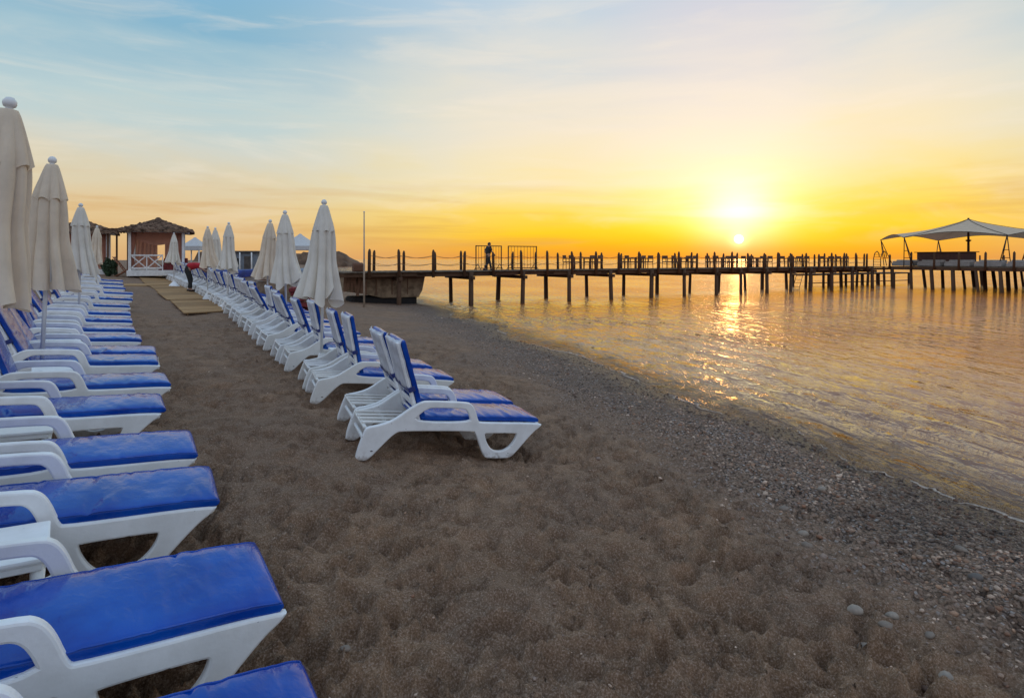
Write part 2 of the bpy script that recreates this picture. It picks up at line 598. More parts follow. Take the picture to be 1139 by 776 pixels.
def sand_mat():
    m, nt, bs = new_mat('beach_sand')
    geo = nt.node('ShaderNodeNewGeometry')
    p = geo.outputs['Position']
    sep = nt.node('ShaderNodeSeparateXYZ')
    nt.l.new(p, sep.inputs[0])
    X, Y, Z = sep.outputs
    s = nt.math('ADD', nt.math('MULTIPLY', nt.math('SUBTRACT', X, P0[0]), G[0]), nt.math('MULTIPLY', nt.math('SUBTRACT', Y, P0[1]), G[1]))
    big = nt.noise(p, 0.55, 4.0, 0.6)
    med = nt.noise(p, 3.2, 5.0, 0.62)
    fine = nt.noise(p, 95.0, 4.0, 0.7)
    sn = nt.math('ADD', s, nt.math('MULTIPLY', nt.math('SUBTRACT', big, 0.5), 2.6))
    sn = nt.math('ADD', sn, nt.math('MULTIPLY', nt.math('SUBTRACT', med, 0.5), 1.6))
    shingle = nt.rng(sn, 2.3, 4.7)
    # dry sand
    dry = nt.mix(nt.rng(med, 0.3, 0.72), (0.155, 0.085, 0.044, 1), (0.310, 0.180, 0.098, 1))
    dry = nt.mix(nt.rng(big, 0.32, 0.7), dry, (0.195, 0.118, 0.072, 1))
    dry = nt.mix(nt.math('MULTIPLY', nt.rng(fine, 0.46, 0.70), 0.55), dry, (0.56, 0.42, 0.33, 1))
    dry = nt.mix(nt.math('MULTIPLY', nt.rng(fine, 0.50, 0.32), 0.6), dry, (0.075, 0.046, 0.030, 1))
    clump = nt.noise(p, 8.0, 7.0, 0.74)
    dry = nt.mix(nt.math('MULTIPLY', nt.rng(clump, 0.47, 0.38), 0.30), dry, (0.105, 0.062, 0.038, 1))
    dry = nt.mix(nt.math('MULTIPLY', nt.rng(clump, 0.56, 0.68), 0.30), dry, (0.42, 0.29, 0.20, 1))
    grit = nt.noise(p, 44.0, 4.0, 0.68)
    dry = nt.mix(nt.math('MULTIPLY', nt.rng(grit, 0.58, 0.68), 0.30), dry, (0.52, 0.35, 0.225, 1))
    dry = nt.mix(nt.math('MULTIPLY', nt.rng(grit, 0.42, 0.32), 0.30), dry, (0.075, 0.042, 0.024, 1))
    # shingle: every cell a stone of its own tone
    vor = nt.node('ShaderNodeTexVoronoi')
    nt.l.new(p, vor.inputs['Vector'])
    vor.inputs['Scale'].default_value = 40.0
    vor.inputs['Randomness'].default_value = 1.0
    vs = nt.node('ShaderNodeSeparateColor')
    nt.l.new(vor.outputs['Color'], vs.inputs[0])
    st = nt.ramp(vs.outputs[0], [(0.0, (0.13, 0.082, 0.056, 1)), (0.35, (0.26, 0.172, 0.120, 1)), (0.6, (0.39, 0.275, 0.205, 1)),
                                 (0.82, (0.20, 0.118, 0.080, 1)), (0.95, (0.38, 0.33, 0.30, 1)), (1.0, (0.50, 0.46, 0.43, 1))])
    st = nt.mix(nt.rng(vor.outputs['Distance'], 0.45, 0.75), st, (0.028, 0.022, 0.018, 1))
    st = nt.mix(nt.math('MULTIPLY', nt.rng(med, 0.45, 0.7), 0.5), st, dry)
    col = nt.mix(shingle, dry, st)
    # wet edge
    wet = nt.rng(nt.math('ADD', Z, nt.math('MULTIPLY', nt.math('SUBTRACT', med, 0.5), 0.10)), WATER + 0.15, WATER + 0.03)
    col = nt.mix(nt.math('MULTIPLY', wet, 0.8), col, nt.mix(1.0, col, (0.36, 0.33, 0.31, 1), 'MULTIPLY'))
    nt.l.new(col, bs.inputs['Base Color'])
    nt.l.new(nt.math('SUBTRACT', 0.95, nt.math('MULTIPLY', wet, 0.58)), bs.inputs['Roughness'])
    bs.inputs['Specular IOR Level'].default_value = 0.25
    # relief
    h1 = nt.math('MULTIPLY', nt.noise(p, 24.0, 6.0, 0.70), 0.022)
    h2 = nt.math('MULTIPLY', fine, 0.006)
    h3 = nt.math('MULTIPLY', nt.math('MULTIPLY', nt.math('SUBTRACT', 0.7, vor.outputs['Distance']), shingle), 0.022)
    h = nt.math('ADD', nt.math('ADD', h1, h2), h3)
    # broad trampled relief beyond the finely modelled ground
    far = nt.rng(Y, 8.0, 14.0)
    h = nt.math('ADD', h, nt.math('MULTIPLY', nt.math('MULTIPLY', nt.noise(p, 4.0, 3.0, 0.5), 0.11), far))
    b = nt.node('ShaderNodeBump')
    b.inputs['Distance'].default_value = 1.0
    b.inputs['Strength'].default_value = 1.0
    nt.l.new(h, b.inputs['Height'])
    nt.l.new(b.outputs[0], bs.inputs['Normal'])
    return m


def sea_mat():
    m, nt, bs = new_mat('sea_water')
    geo = nt.node('ShaderNodeNewGeometry')
    p = geo.outputs['Position']
    sp = nt.node('ShaderNodeSeparateXYZ')
    nt.l.new(p, sp.inputs[0])
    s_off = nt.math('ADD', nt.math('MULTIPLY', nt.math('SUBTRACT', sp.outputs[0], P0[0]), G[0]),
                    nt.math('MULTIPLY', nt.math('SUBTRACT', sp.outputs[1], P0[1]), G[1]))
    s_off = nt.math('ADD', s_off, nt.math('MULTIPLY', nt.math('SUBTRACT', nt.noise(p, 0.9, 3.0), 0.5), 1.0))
    nt.l.new(nt.mix(nt.rng(s_off, 5.6, 15.0), (0.24, 0.115, 0.055, 1), (0.62, 0.175, 0.016, 1)), bs.inputs['Base Color'])  # sunset orange painted into the offshore base colour, browner towards the shore
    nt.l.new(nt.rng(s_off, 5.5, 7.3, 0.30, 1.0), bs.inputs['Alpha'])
    bs.inputs['Roughness'].default_value = 0.045
    bs.inputs['IOR'].default_value = 1.62
    rot = math.atan2(G[1], G[0])
    # ripples are long along the shore
    v1 = nt.mapping(p, scale=(1.0, 0.38, 1.0), rot=(0, 0, -rot))
    n1 = nt.noise(v1, 2.1, 2.0, 0.5, 0.5)
    n2 = nt.noise(v1, 5.2, 3.0, 0.6, 0.5)
    n3 = nt.noise(nt.mapping(p, scale=(1, .55, 1), rot=(0, 0, -rot + 0.5)), 22.0, 2.0, 0.5)
    h = nt.math('ADD', nt.math('MULTIPLY', n1, 0.27), nt.math('ADD', nt.math('MULTIPLY', n2, 0.16), nt.math('MULTIPLY', n3, 0.022)))
    calm = nt.rng(nt.noise(p, 0.12, 3.0, 0.5), 0.35, 0.65, 0.40, 1.25)
    b = nt.node('ShaderNodeBump')
    b.inputs['Distance'].default_value = 1.0
    nt.l.new(nt.math('MULTIPLY', calm, 0.95), b.inputs['Strength'])
    nt.l.new(h, b.inputs['Height'])
    nt.l.new(b.outputs[0], bs.inputs['Normal'])
    return m


M = {}
M['plastic'] = plastic_mat()
M['vinyl'] = vinyl_mat()
M['sleeve'] = simple_mat('grey_white_vinyl', (0.55, 0.57, 0.62), 0.42, 0.14, 7.0, 0.01, 9.0)
M['strap'] = simple_mat('navy_strap', (0.012, 0.025, 0.14), 0.5, 0.2)
M['cream'] = cloth_mat('cream_canvas', (0.90, 0.77, 0.60))
M['cream2'] = cloth_mat('white_canvas', (0.86, 0.80, 0.69), 0.2)
M['tent'] = cloth_mat('tent_membrane', (0.72, 0.56, 0.40), 0.18)
M['white_paint'] = simple_mat('white_paint', (0.74, 0.73, 0.70), 0.5, 0.12, 6.0)
M['pole'] = simple_mat('white_pole_paint', (0.72, 0.72, 0.70), 0.4, 0.08)
M['pier'] = wood_mat('dark_pier_wood', (0.055, 0.028, 0.014), (0.13, 0.070, 0.038))
M['deck'] = wood_mat('pier_deck_wood', (0.085, 0.060, 0.040), (0.16, 0.115, 0.075), (14, 1, 14), 0.8, 0.4)
M['walk'] = wood_mat('walkway_wood', (0.31, 0.170, 0.070), (0.48, 0.285, 0.125), (2, 10, 10), 0.85, 0.4)
M['thatch'] = simple_mat('brown_thatch', (0.085, 0.050, 0.032), 0.95, 0.5, 5.0, 0.06, 24.0, 0.1, (0.27, 0.17, 0.115))
M['curtain'] = cloth_mat('pink_brown_curtain', (0.58, 0.30, 0.22), 0.6)
M['brown'] = wood_mat('brown_timber', (0.10, 0.050, 0.028), (0.22, 0.12, 0.07))
M['hull'] = simple_mat('olive_hull_paint', (0.22, 0.145, 0.085), 0.75, 0.35, 3.0, 0.01, 14.0, 0.3, (0.33, 0.235, 0.145))
M['dark'] = simple_mat('black_pane_and_shade', (0.014, 0.011, 0.010), 0.9, 0.3)  # hut window pane, and the painted shade under the barge
M['red'] = simple_mat('dark_red_cloth', (0.19, 0.028, 0.026), 0.85, 0.45, 9.0, 0.02, 12.0)
M['redshirt'] = simple_mat('red_shirt_cloth', (0.42, 0.014, 0.026), 0.85, 0.2, 9.0, 0.01, 16.0)
M['trouser'] = simple_mat('dark_trouser_cloth', (0.022, 0.022, 0.022), 0.9, 0.2)
M['skin'] = simple_mat('skin', (0.36, 0.20, 0.13), 0.55, 0.1)
M['hair'] = simple_mat('dark_hair', (0.014, 0.010, 0.008), 0.6, 0.2)
M['navy'] = simple_mat('navy_tarpaulin', (0.010, 0.024, 0.17), 0.5, 0.25, 4.0, 0.02, 8.0)
M['greybin'] = simple_mat('grey_bin_plastic', (0.26, 0.25, 0.24), 0.6, 0.15)
M['metal'] = simple_mat('dark_steel', (0.045, 0.036, 0.030), 0.5, 0.2, metal=0.6)
M['rope'] = simple_mat('weathered_rope', (0.20, 0.14, 0.085), 0.95, 0.2)
M['wicker'] = simple_mat('brown_wicker', (0.14, 0.060, 0.030), 0.8, 0.3, 30.0)
M['rock'] = simple_mat('breakwater_rock', (0.14, 0.085, 0.050), 0.95, 0.45, 0.25, 0.4, 0.5)
M['leaf'] = simple_mat('dark_green_leaves', (0.030, 0.058, 0.022), 0.6, 0.45, 9.0)
M['shed'] = simple_mat('blue_grey_boarding', (0.20, 0.23, 0.27), 0.8, 0.2, 3.0)
M['roofing'] = simple_mat('grey_brown_roofing', (0.10, 0.085, 0.075), 0.85, 0.25, 3.0)
M['barwood'] = simple_mat('dark_red_bar_panel', (0.075, 0.026, 0.018), 0.7, 0.3, 5.0)
M['pink'] = simple_mat('pink_towel', (0.58, 0.20, 0.25), 0.95, 0.15, 14.0)
M['orangewood'] = simple_mat('orange_brown_wood', (0.28, 0.105, 0.05), 0.7, 0.2)


# ------------------------------------------------------------------ value noise for the modelled relief
def vnoise(X, Y, scale, seed):
    r = np.random.default_rng(seed).random((256, 256))
    x, y = X * scale, Y * scale
    xi, yi = np.floor(x).astype(int), np.floor(y).astype(int)
    fx, fy = x - xi, y - yi
    fx, fy = fx * fx * fx * (fx * (fx * 6 - 15) + 10), fy * fy * fy * (fy * (fy * 6 - 15) + 10)
    a = r[yi % 256, xi % 256]
    b = r[yi % 256, (xi + 1) % 256]
    c = r[(yi + 1) % 256, xi % 256]
    d = r[(yi + 1) % 256, (xi + 1) % 256]
    return (a * (1 - fx) + b * fx) * (1 - fy) + (c * (1 - fx) + d * fx) * fy - 0.5


def axis(segments):
    """concatenate graded steps: [(start, end, step_start, step_end)]"""
    out = []
    for a, b, s0, s1 in segments:
        p = a
        while p < b:
            out.append(p)
            t = (p - a) / (b - a)
            p += s0 * (s1 / s0) ** t
    out.append(segments[-1][1])
    return np.array(out)


def gz_np(X, Y):
    s = (X - P0[0]) * G[0] + (Y - P0[1]) * G[1]
    z = -SLOPE * s
    up = 0.8 + 0.35 * (1 - np.exp(np.minimum(s + 10, 0) * SLOPE / 0.35))
    return np.maximum(np.where(s < -10, up, z), -3.0), s


# ------------------------------------------------------------------ beach
sx_ax = axis([(-400, -30, 60, 1.2), (-30, -5, 1.2, 0.03), (-5, 6.5, 0.022, 0.022), (6.5, 40, 0.03, 2.0), (40, 160, 3, 20)])
sy_ax = axis([(-30, 1.2, 3.0, 0.1), (1.2, 5, 0.016, 0.030), (5, 14, 0.030, 0.10), (14, 50, 0.10, 0.9), (50, 420, 1.5, 40)])
SXg, SYg = np.meshgrid(sx_ax, sy_ax)
SZ, SS = gz_np(SXg, SYg)
rough_zone = np.clip((4.6 - SS) / 2.6, 0.0, 1.0)       # trampled sand fades out towards the shingle
near = np.clip((26 - SYg) / 14, 0.0, 1.0)
SZ = SZ + 0.085 * vnoise(SXg, SYg, 0.42, 1) * np.clip((60 - SYg) / 40, 0, 1)
# cusps of the waterline
U = (SXg - P0[0]) * T_[0] + (SYg - P0[1]) * T_[1]
cusp = np.clip((SS - 3.0) / 2.0, 0, 1)
SZ += cusp * (0.016 * np.sin(U * 0.9 + 0.7) + 0.008 * np.sin(U * 2.3 + 2.0 * np.sin(U * 0.5)) + 0.014 * vnoise(SXg, SYg, 1.3, 2))
# shingle berm just above the water
SZ += 0.035 * np.exp(-((SS - 4.9) / 0.5) ** 2)
wxs = SXg + 0.10 * vnoise(SXg, SYg, 3.1, 61)
wys = SYg + 0.10 * vnoise(SXg, SYg, 3.1, 62)
ridge = lambda q, sd: 0.30 - np.sqrt(vnoise(wxs, wys * 1.25, q, sd) ** 2 + 0.0006) * 1.6
relief = 0.070 * vnoise(SXg, SYg, 2.3, 3) + 0.050 * ridge(3.3, 7) + 0.030 * ridge(6.1, 8) + 0.014 * vnoise(wxs, wys, 9.5, 5) \
    + 0.008 * ridge(13, 9) + 0.008 * vnoise(SXg, SYg, 24, 6)
SZ += 1.0 * relief * (0.22 + 0.78 * rough_zone) * near
# hollows trodden under the foot ends of the nearest right loungers
for px, py in ((402, 512), (391, 486), (350, 449), (341, 433.5)):
    q = unproj(px, py)
    for lx, ly in ((1.50, 0.0), (1.50, 0.66)):
        fx, fy = q.x + lx * 0.94 - ly * 0.34, q.y + lx * 0.34 + ly * 0.94
        SZ -= 0.062 * np.exp(-((SXg - fx) ** 2 + (SYg - fy) ** 2) / 0.36)
# footprints and scuffs: dimples with a pushed-up rim
for _ in range(7000):
    cy = 1.4 + 15.0 * rng.random() ** 1.6
    cx = rng.uniform(-0.80, 0.95) * (cy * 0.9 + 1.2)
    s = sdist(cx, cy)
    if s > 4.2 and rng.random() < 0.9:
        continue
    ang = rng.uniform(0, math.pi)
    a = rng.uniform(0.045, 0.115)
    b = a * rng.uniform(0.42, 0.85)
    dep = rng.uniform(0.022, 0.056) * (1.0 if s < 3 else 0.5)
    i0, i1 = np.searchsorted(sx_ax, [cx - 2.6 * a, cx + 2.6 * a])
    j0, j1 = np.searchsorted(sy_ax, [cy - 2.6 * a, cy + 2.6 * a])
    if i1 - i0 < 2 or j1 - j0 < 2:
        continue
    dx, dy = SXg[j0:j1, i0:i1] - cx, SYg[j0:j1, i0:i1] - cy
    u = (dx * math.cos(ang) + dy * math.sin(ang)) / a
    v = (-dx * math.sin(ang) + dy * math.cos(ang)) / b
    r = np.sqrt(u * u + v * v)
    SZ[j0:j1, i0:i1] += dep * (-np.exp(-(r ** 4)) + 0.72 * np.exp(-((r - 1.28) / 0.26) ** 2) * (0.55 + 0.45 * np.sin(3 * ang + np.arctan2(v, u))))
def press(cx, cy, ang, a, b, dep):
    i0, i1 = np.searchsorted(sx_ax, [cx - 2.6 * a, cx + 2.6 * a])
    j0, j1 = np.searchsorted(sy_ax, [cy - 2.6 * a, cy + 2.6 * a])
    if i1 - i0 < 2 or j1 - j0 < 2:
        return
    dx, dy = SXg[j0:j1, i0:i1] - cx, SYg[j0:j1, i0:i1] - cy
    u = (dx * math.cos(ang) + dy * math.sin(ang)) / a
    v = (-dx * math.sin(ang) + dy * math.cos(ang)) / b
    r = np.sqrt(u * u + v * v)
    SZ[j0:j1, i0:i1] += dep * (-np.exp(-(r ** 6)) + 0.55 * np.exp(-((r - 1.22) / 0.22) ** 2))


# walked trails: pairs of shoe-sized prints
for _ in range(26):
    x, y = rng.uniform(-1.6, 2.6), rng.uniform(1.6, 9.0)
    hd_ = rng.choice([1.92, 1.92 - math.pi]) + rng.normal(0, 0.5)
    for k in range(rng.integers(5, 12)):
        sd_ = 0.09 if k % 2 else -0.09
        hd_ += rng.normal(0, 0.06)
        px, py = x - math.sin(hd_) * sd_, y + math.cos(hd_) * sd_
        if sdist(px, py) < 3.4:
            dp_ = rng.uniform(0.018, 0.034)
            press(px + 0.06 * math.cos(hd_), py + 0.06 * math.sin(hd_), hd_ + rng.normal(0, .12), 0.095, 0.052, dp_)
            press(px - 0.08 * math.cos(hd_), py - 0.08 * math.sin(hd_), hd_, 0.060, 0.042, dp_ * 1.15)
        x += math.cos(hd_) * 0.62
        y += math.sin(hd_) * 0.62
sand = link_mesh('beach_sand', grid_mesh('beach_sand', np.stack([SXg, SYg, SZ], -1)), sand_mat())
tag(sand, 'brown trampled sand and shingle beach', None, None, 'structure')


def sand_z(x, y):
    i = int(np.clip(np.searchsorted(sx_ax, x) - 1, 0, len(sx_ax) - 2))
    j = int(np.clip(np.searchsorted(sy_ax, y) - 1, 0, len(sy_ax) - 2))
    fx = (x - sx_ax[i]) / (sx_ax[i + 1] - sx_ax[i])
    fy = (y - sy_ax[j]) / (sy_ax[j + 1] - sy_ax[j])
    return float((SZ[j, i] * (1 - fx) + SZ[j, i + 1] * fx) * (1 - fy) + (SZ[j + 1, i] * (1 - fx) + SZ[j + 1, i + 1] * fx) * fy)


# ------------------------------------------------------------------ sea
wx_ax = axis([(-5000, -40, 900, 3), (-40, -8, 3, 0.4), (-8, 16, 0.07, 0.10), (16, 60, 0.12, 2), (60, 6000, 4, 900)])
wy_ax = axis([(-20, 2.5, 2.0, 0.2), (2.5, 14, 0.05, 0.09), (14, 45, 0.10, 0.5), (45, 300, 0.8, 20), (300, 7000, 30, 800)])
WX, WY = np.meshgrid(wx_ax, wy_ax)
ws = (WX - P0[0]) * G[0] + (WY - P0[1]) * G[1]
off = ws - 5.6
ph = 2.2 * vnoise(WX, WY, 0.22, 11) * 2 + 1.1 * vnoise(WX, WY, 0.9, 12)
env = np.clip(off / 0.8, 0, 1) * np.exp(-np.maximum(off, 0) / 9.0) * np.clip((60 - WY) / 30, 0, 1)
patch = np.clip(0.6 + 1.8 * vnoise(WX, WY, 0.35, 13), 0.05, 1.3)
wave = np.sin(off * 2 * math.pi / 0.75 + ph * 2.4)
WZ = WATER + env * patch * 0.017 * (wave + 0.35 * np.sin(2 * (off * 2 * math.pi / 0.75 + ph * 2.4) + 0.9))
WZ += env * (0.016 * vnoise(WX, WY, 1.6, 14) + 0.008 * vnoise(WX * .6 + WY * .4, WY, 4.5, 15))
WZ += 0.032 * np.exp(-((off - 0.55 - 0.5 * vnoise(WX, WY, 0.8, 16)) / 0.10) ** 2) * np.clip(0.4 + 2.2 * vnoise(WX, WY, 0.55, 17), 0, 1.2) * np.clip((40 - WY) / 20, 0, 1)
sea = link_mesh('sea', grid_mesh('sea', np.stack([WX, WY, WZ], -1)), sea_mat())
tag(sea, 'calm rippled sea reflecting the sunset', None, None, 'structure')

# thin broken wash along the waterline
fv, ff = [], []
prev = None
uu_ = np.arange(-7.0, 24.0, 0.04)
nw = vnoise(uu_, uu_ * 0 + 3.3, 0.9, 71) + 0.6 * vnoise(uu_, uu_ * 0 + 7.7, 3.7, 72) + 0.35 * vnoise(uu_, uu_ * 0 + 1.2, 11.0, 73)
nj = 0.10 * vnoise(uu_, uu_ * 0 + 5.1, 1.6, 74) + 0.035 * vnoise(uu_, uu_ * 0 + 2.1, 8.0, 75)
for u_, w_, j_ in zip(uu_, nw, nj):
    w_ = max(0.0, 0.010 + 0.10 * w_)
    hit = None
    for s_ in np.arange(4.4, 7.4, 0.03):
        if sand_z(P0[0] + s_ * G[0] + u_ * T_[0], P0[1] + s_ * G[1] + u_ * T_[1]) < WATER + 0.004:
            hit = s_
            break
    if hit is None or w_ < 0.008:
        prev = None
        continue
    q = []
    for e in (0.02, 0.02 + w_ * 0.5, 0.02 + w_):
        s2 = hit + e + j_ + 0.05
        q.append((P0[0] + s2 * G[0] + u_ * T_[0], P0[1] + s2 * G[1] + u_ * T_[1], WATER + (0.012 if abs(e - 0.02 - w_ * 0.5) < 1e-6 else 0.003)))
    b0 = len(fv)
    fv += q
    if prev is not None:
        ff += [(prev, prev + 1, b0 + 1, b0), (prev + 1, prev + 2, b0 + 2, b0 + 1)]
    prev = b0
foam = link_mesh('sea_foam', np_mesh('sea_foam', np.array(fv), np.array(ff)),
                 simple_mat('pale_wash', (0.36, 0.28, 0.22), 0.5, 0.35, 30.0, 0.01, 60.0))
tag(foam, 'thin broken line of pale wash along the waterline', 'foam', None, 'stuff')

# rocky breakwater on the horizon, beyond the pier's landward end
bx = np.linspace(0, 1, 60)
by = np.linspace(-1, 1, 12)
BXX, BYY = np.meshgrid(bx, by)
prof = np.clip(1 - np.abs(BYY) ** 1.6, 0, 1)
ends = np.clip((1 - BXX) / 0.14, 0, 1) ** 0.8
BZ = -1.0 + prof * ends * 5.2 * (1 + 0.5 * vnoise(BXX * 40, BYY * 5, 1.0, 21)) - 1.0 * (1 - prof)
x0, x1 = -110.0, -47.5
BW = np.stack([x0 + (x1 - x0) * BXX, 200 + 6 * BYY - 14 * BXX, BZ], -1)
hd = link_mesh('headland', grid_mesh('headland', BW, smooth=False), M['rock'])
tag(hd, 'low brown rocky headland on the horizon', None, None, 'structure')

# ------------------------------------------------------------------ shingle
ico = bmesh.new()
bmesh.ops.create_icosphere(ico, subdivisions=1, radius=1.0)
ico.verts.ensure_lookup_table()
ICV = np.array([v.co[:] for v in ico.verts])
ICF = np.array([[v.index for v in f.verts] for f in ico.faces])
ico.free()
ico = bmesh.new()
bmesh.ops.create_icosphere(ico, subdivisions=2, radius=1.0)
IC2V = np.array([v.co[:] for v in ico.verts])
IC2F = np.array([[v.index for v in f.verts] for f in ico.faces])
ico.free()

PAL = np.array([(0.14, 0.105, 0.085), (0.23, 0.185, 0.155), (0.32, 0.27, 0.235), (0.18, 0.105, 0.070), (0.085, 0.062, 0.052), (0.42, 0.37, 0.33),
                (0.27, 0.19, 0.14), (0.19, 0.165, 0.155)])


def pebble_shape(r, squash):
    n = r.normal(size=3)
    v = ICV * (1 + 0.16 * np.sin(ICV @ (r.normal(size=3) * 2.4))[:, None])
    a = r.uniform(0, 2 * math.pi)
    sc = np.array([1.0, r.uniform(.62, .95), squash])
    v = v * sc
    t = r.normal(0, 0.18, 2)
    v = v + np.stack([v[:, 2] * 0, v[:, 2] * 0, v[:, 0] * t[0] + v[:, 1] * t[1]], -1)
    ca, sa = math.cos(a), math.sin(a)
    return np.stack([v[:, 0] * ca - v[:, 1] * sa, v[:, 0] * sa + v[:, 1] * ca, v[:, 2]], -1)


Vs, Fs, Cs = [], [], []
cnt = 0
for k in range(26000):
    s = 5.0 + rng.normal(0, 0.78) if k < 23000 else rng.uniform(-4.5, 4.5)
    # denser close to the camera, thinner far along the shore
    t = rng.random()
    Y = 2.4 / (1 - t * (1 - 2.4 / 24.0)) if k < 23000 else 2.3 + 14 * rng.random() ** 1.7
    u = (Y - P0[1] - s * G[1]) / T_[1]
    X = P0[0] + s * G[0] + u * T_[0]
    if s > 6.4 or abs(X) > 1.05 * Y + 1:
        continue
    rad = min(0.030, math.exp(rng.normal(math.log(0.0095), 0.50))) * (1.0 + 0.02 * Y)
    if k >= 23000:
        rad *= 0.55
    z = sand_z(X, Y)
    if z < WATER - 0.05:
        continue
    v = pebble_shape(rng, rng.uniform(0.42, 0.7)) * rad + np.array([X, Y, z + rad * 0.12])
    Vs.append(v)
    Fs.append(ICF + cnt)
    cnt += len(v)
    c = PAL[rng.integers(len(PAL))] * rng.uniform(0.95, 1.6)
    if k >= 23000:
        c = c * 1.2
    c = c * np.array([1.16, 0.95, 0.78])
    if z < WATER + 0.085 + 0.04 * math.sin(u * 2.1):
        c = c * 0.5
    Cs.append(np.repeat(np.append(c, 1.0)[None, :], len(v), 0))
pm = np_mesh('shingle', np.concatenate(Vs), np.concatenate(Fs))
at = pm.attributes.new('tone', 'FLOAT_COLOR', 'POINT')
at.data.foreach_set('color', np.concatenate(Cs).astype(np.float32).ravel())
mpeb, nt, bs = new_mat('pebble_stone')
an = nt.node('ShaderNodeAttribute')
an.attribute_name = 'tone'
gp = nt.node('ShaderNodeNewGeometry')
nn = nt.noise(gp.outputs['Position'], 120.0, 3.0)
nt.l.new(nt.mix(nt.rng(nn, 0.3, 0.7, 0.0, 0.45), an.outputs['Color'], (0.11, 0.09, 0.075, 1)), bs.inputs['Base Color'])
bs.inputs['Roughness'].default_value = 0.75
bs.inputs['Specular IOR Level'].default_value = 0.3
peb = link_mesh('shingle', pm, mpeb)
tag(peb, 'loose small pebbles along the waterline', 'pebbles', None, 'stuff')

# larger single stones
stone_mats = [simple_mat('pale_grey_stone', (0.28, 0.232, 0.185), 0.8, 0.2, 18.0), simple_mat('warm_grey_stone', (0.21, 0.165, 0.128), 0.8, 0.2, 18.0),
              simple_mat('dark_grey_stone', (0.115, 0.098, 0.085), 0.75, 0.2, 18.0)]
STONES = [(1053, 748, .050, 0, 'pale blue grey rounded stone alone on the sand near the bottom right corner'),
          (951, 676, .062, 0, 'pale oblong stone at the left end of the line of stones on the sand'),
          (976, 675, .048, 1, 'warm grey stone in the middle of the line of stones on the sand'),
          (992, 678, .052, 0, 'pale grey pointed stone beside the warm grey one in the line of stones'),
          (964, 706, .066, 1, 'broad flat half buried grey stone just below the line of stones'),
          (985, 695, .050, 1, 'grey brown half buried stone between the line of stones and the flat one'),
          (1034, 697, .042, 1, 'pinkish grey flat stone at the right end of the line of stones'),
          (893, 590, .052, 0, 'pale stone above the line of stones, lighter than the sand around it'),
          (898, 606, .055, 1, 'grey stone lying just below the pale one on the sand'),
          (872, 563, .060, 1, 'grey flat stone at the edge where sand turns to shingle'),
          (914, 546, .055, 0, 'pale rounded stone among the shingle near the water'),
          (1085, 641, .060, 2, 'dark round stone on the shingle at the right'),
          (1070, 612, .060, 1, 'broad grey flat stone on the shingle above the dark round stone'),
          (384, 723, .034, 1, 'small grey stone alone on the sand at the bottom centre')]
for k, (px, py, rad, mi, lab) in enumerate(STONES):
    p = unproj(px, py)
    r2 = np.random.default_rng(100 + k)
    v = IC2V * (1 + 0.10 * np.sin(IC2V @ (r2.normal(size=3) * 2.0))[:, None] + 0.04 * np.sin(IC2V @ (r2.normal(size=3) * 5.0))[:, None])
    v = v * np.array([1.0, r2.uniform(.6, .8), r2.uniform(.45, .62)]) * rad * 0.85
    st = link_mesh('beach_stone', np_mesh('beach_stone', v, IC2F), stone_mats[mi])
    st.location = (p.x, p.y, sand_z(p.x, p.y) + rad * (0.24 if k in (0, 13) else 0.14))
    st.rotation_euler = (r2.normal(0, .12), r2.normal(0, .12), r2.uniform(-.5, .5))
    tag(st, lab, 'stone', 'larger stones on the beach')


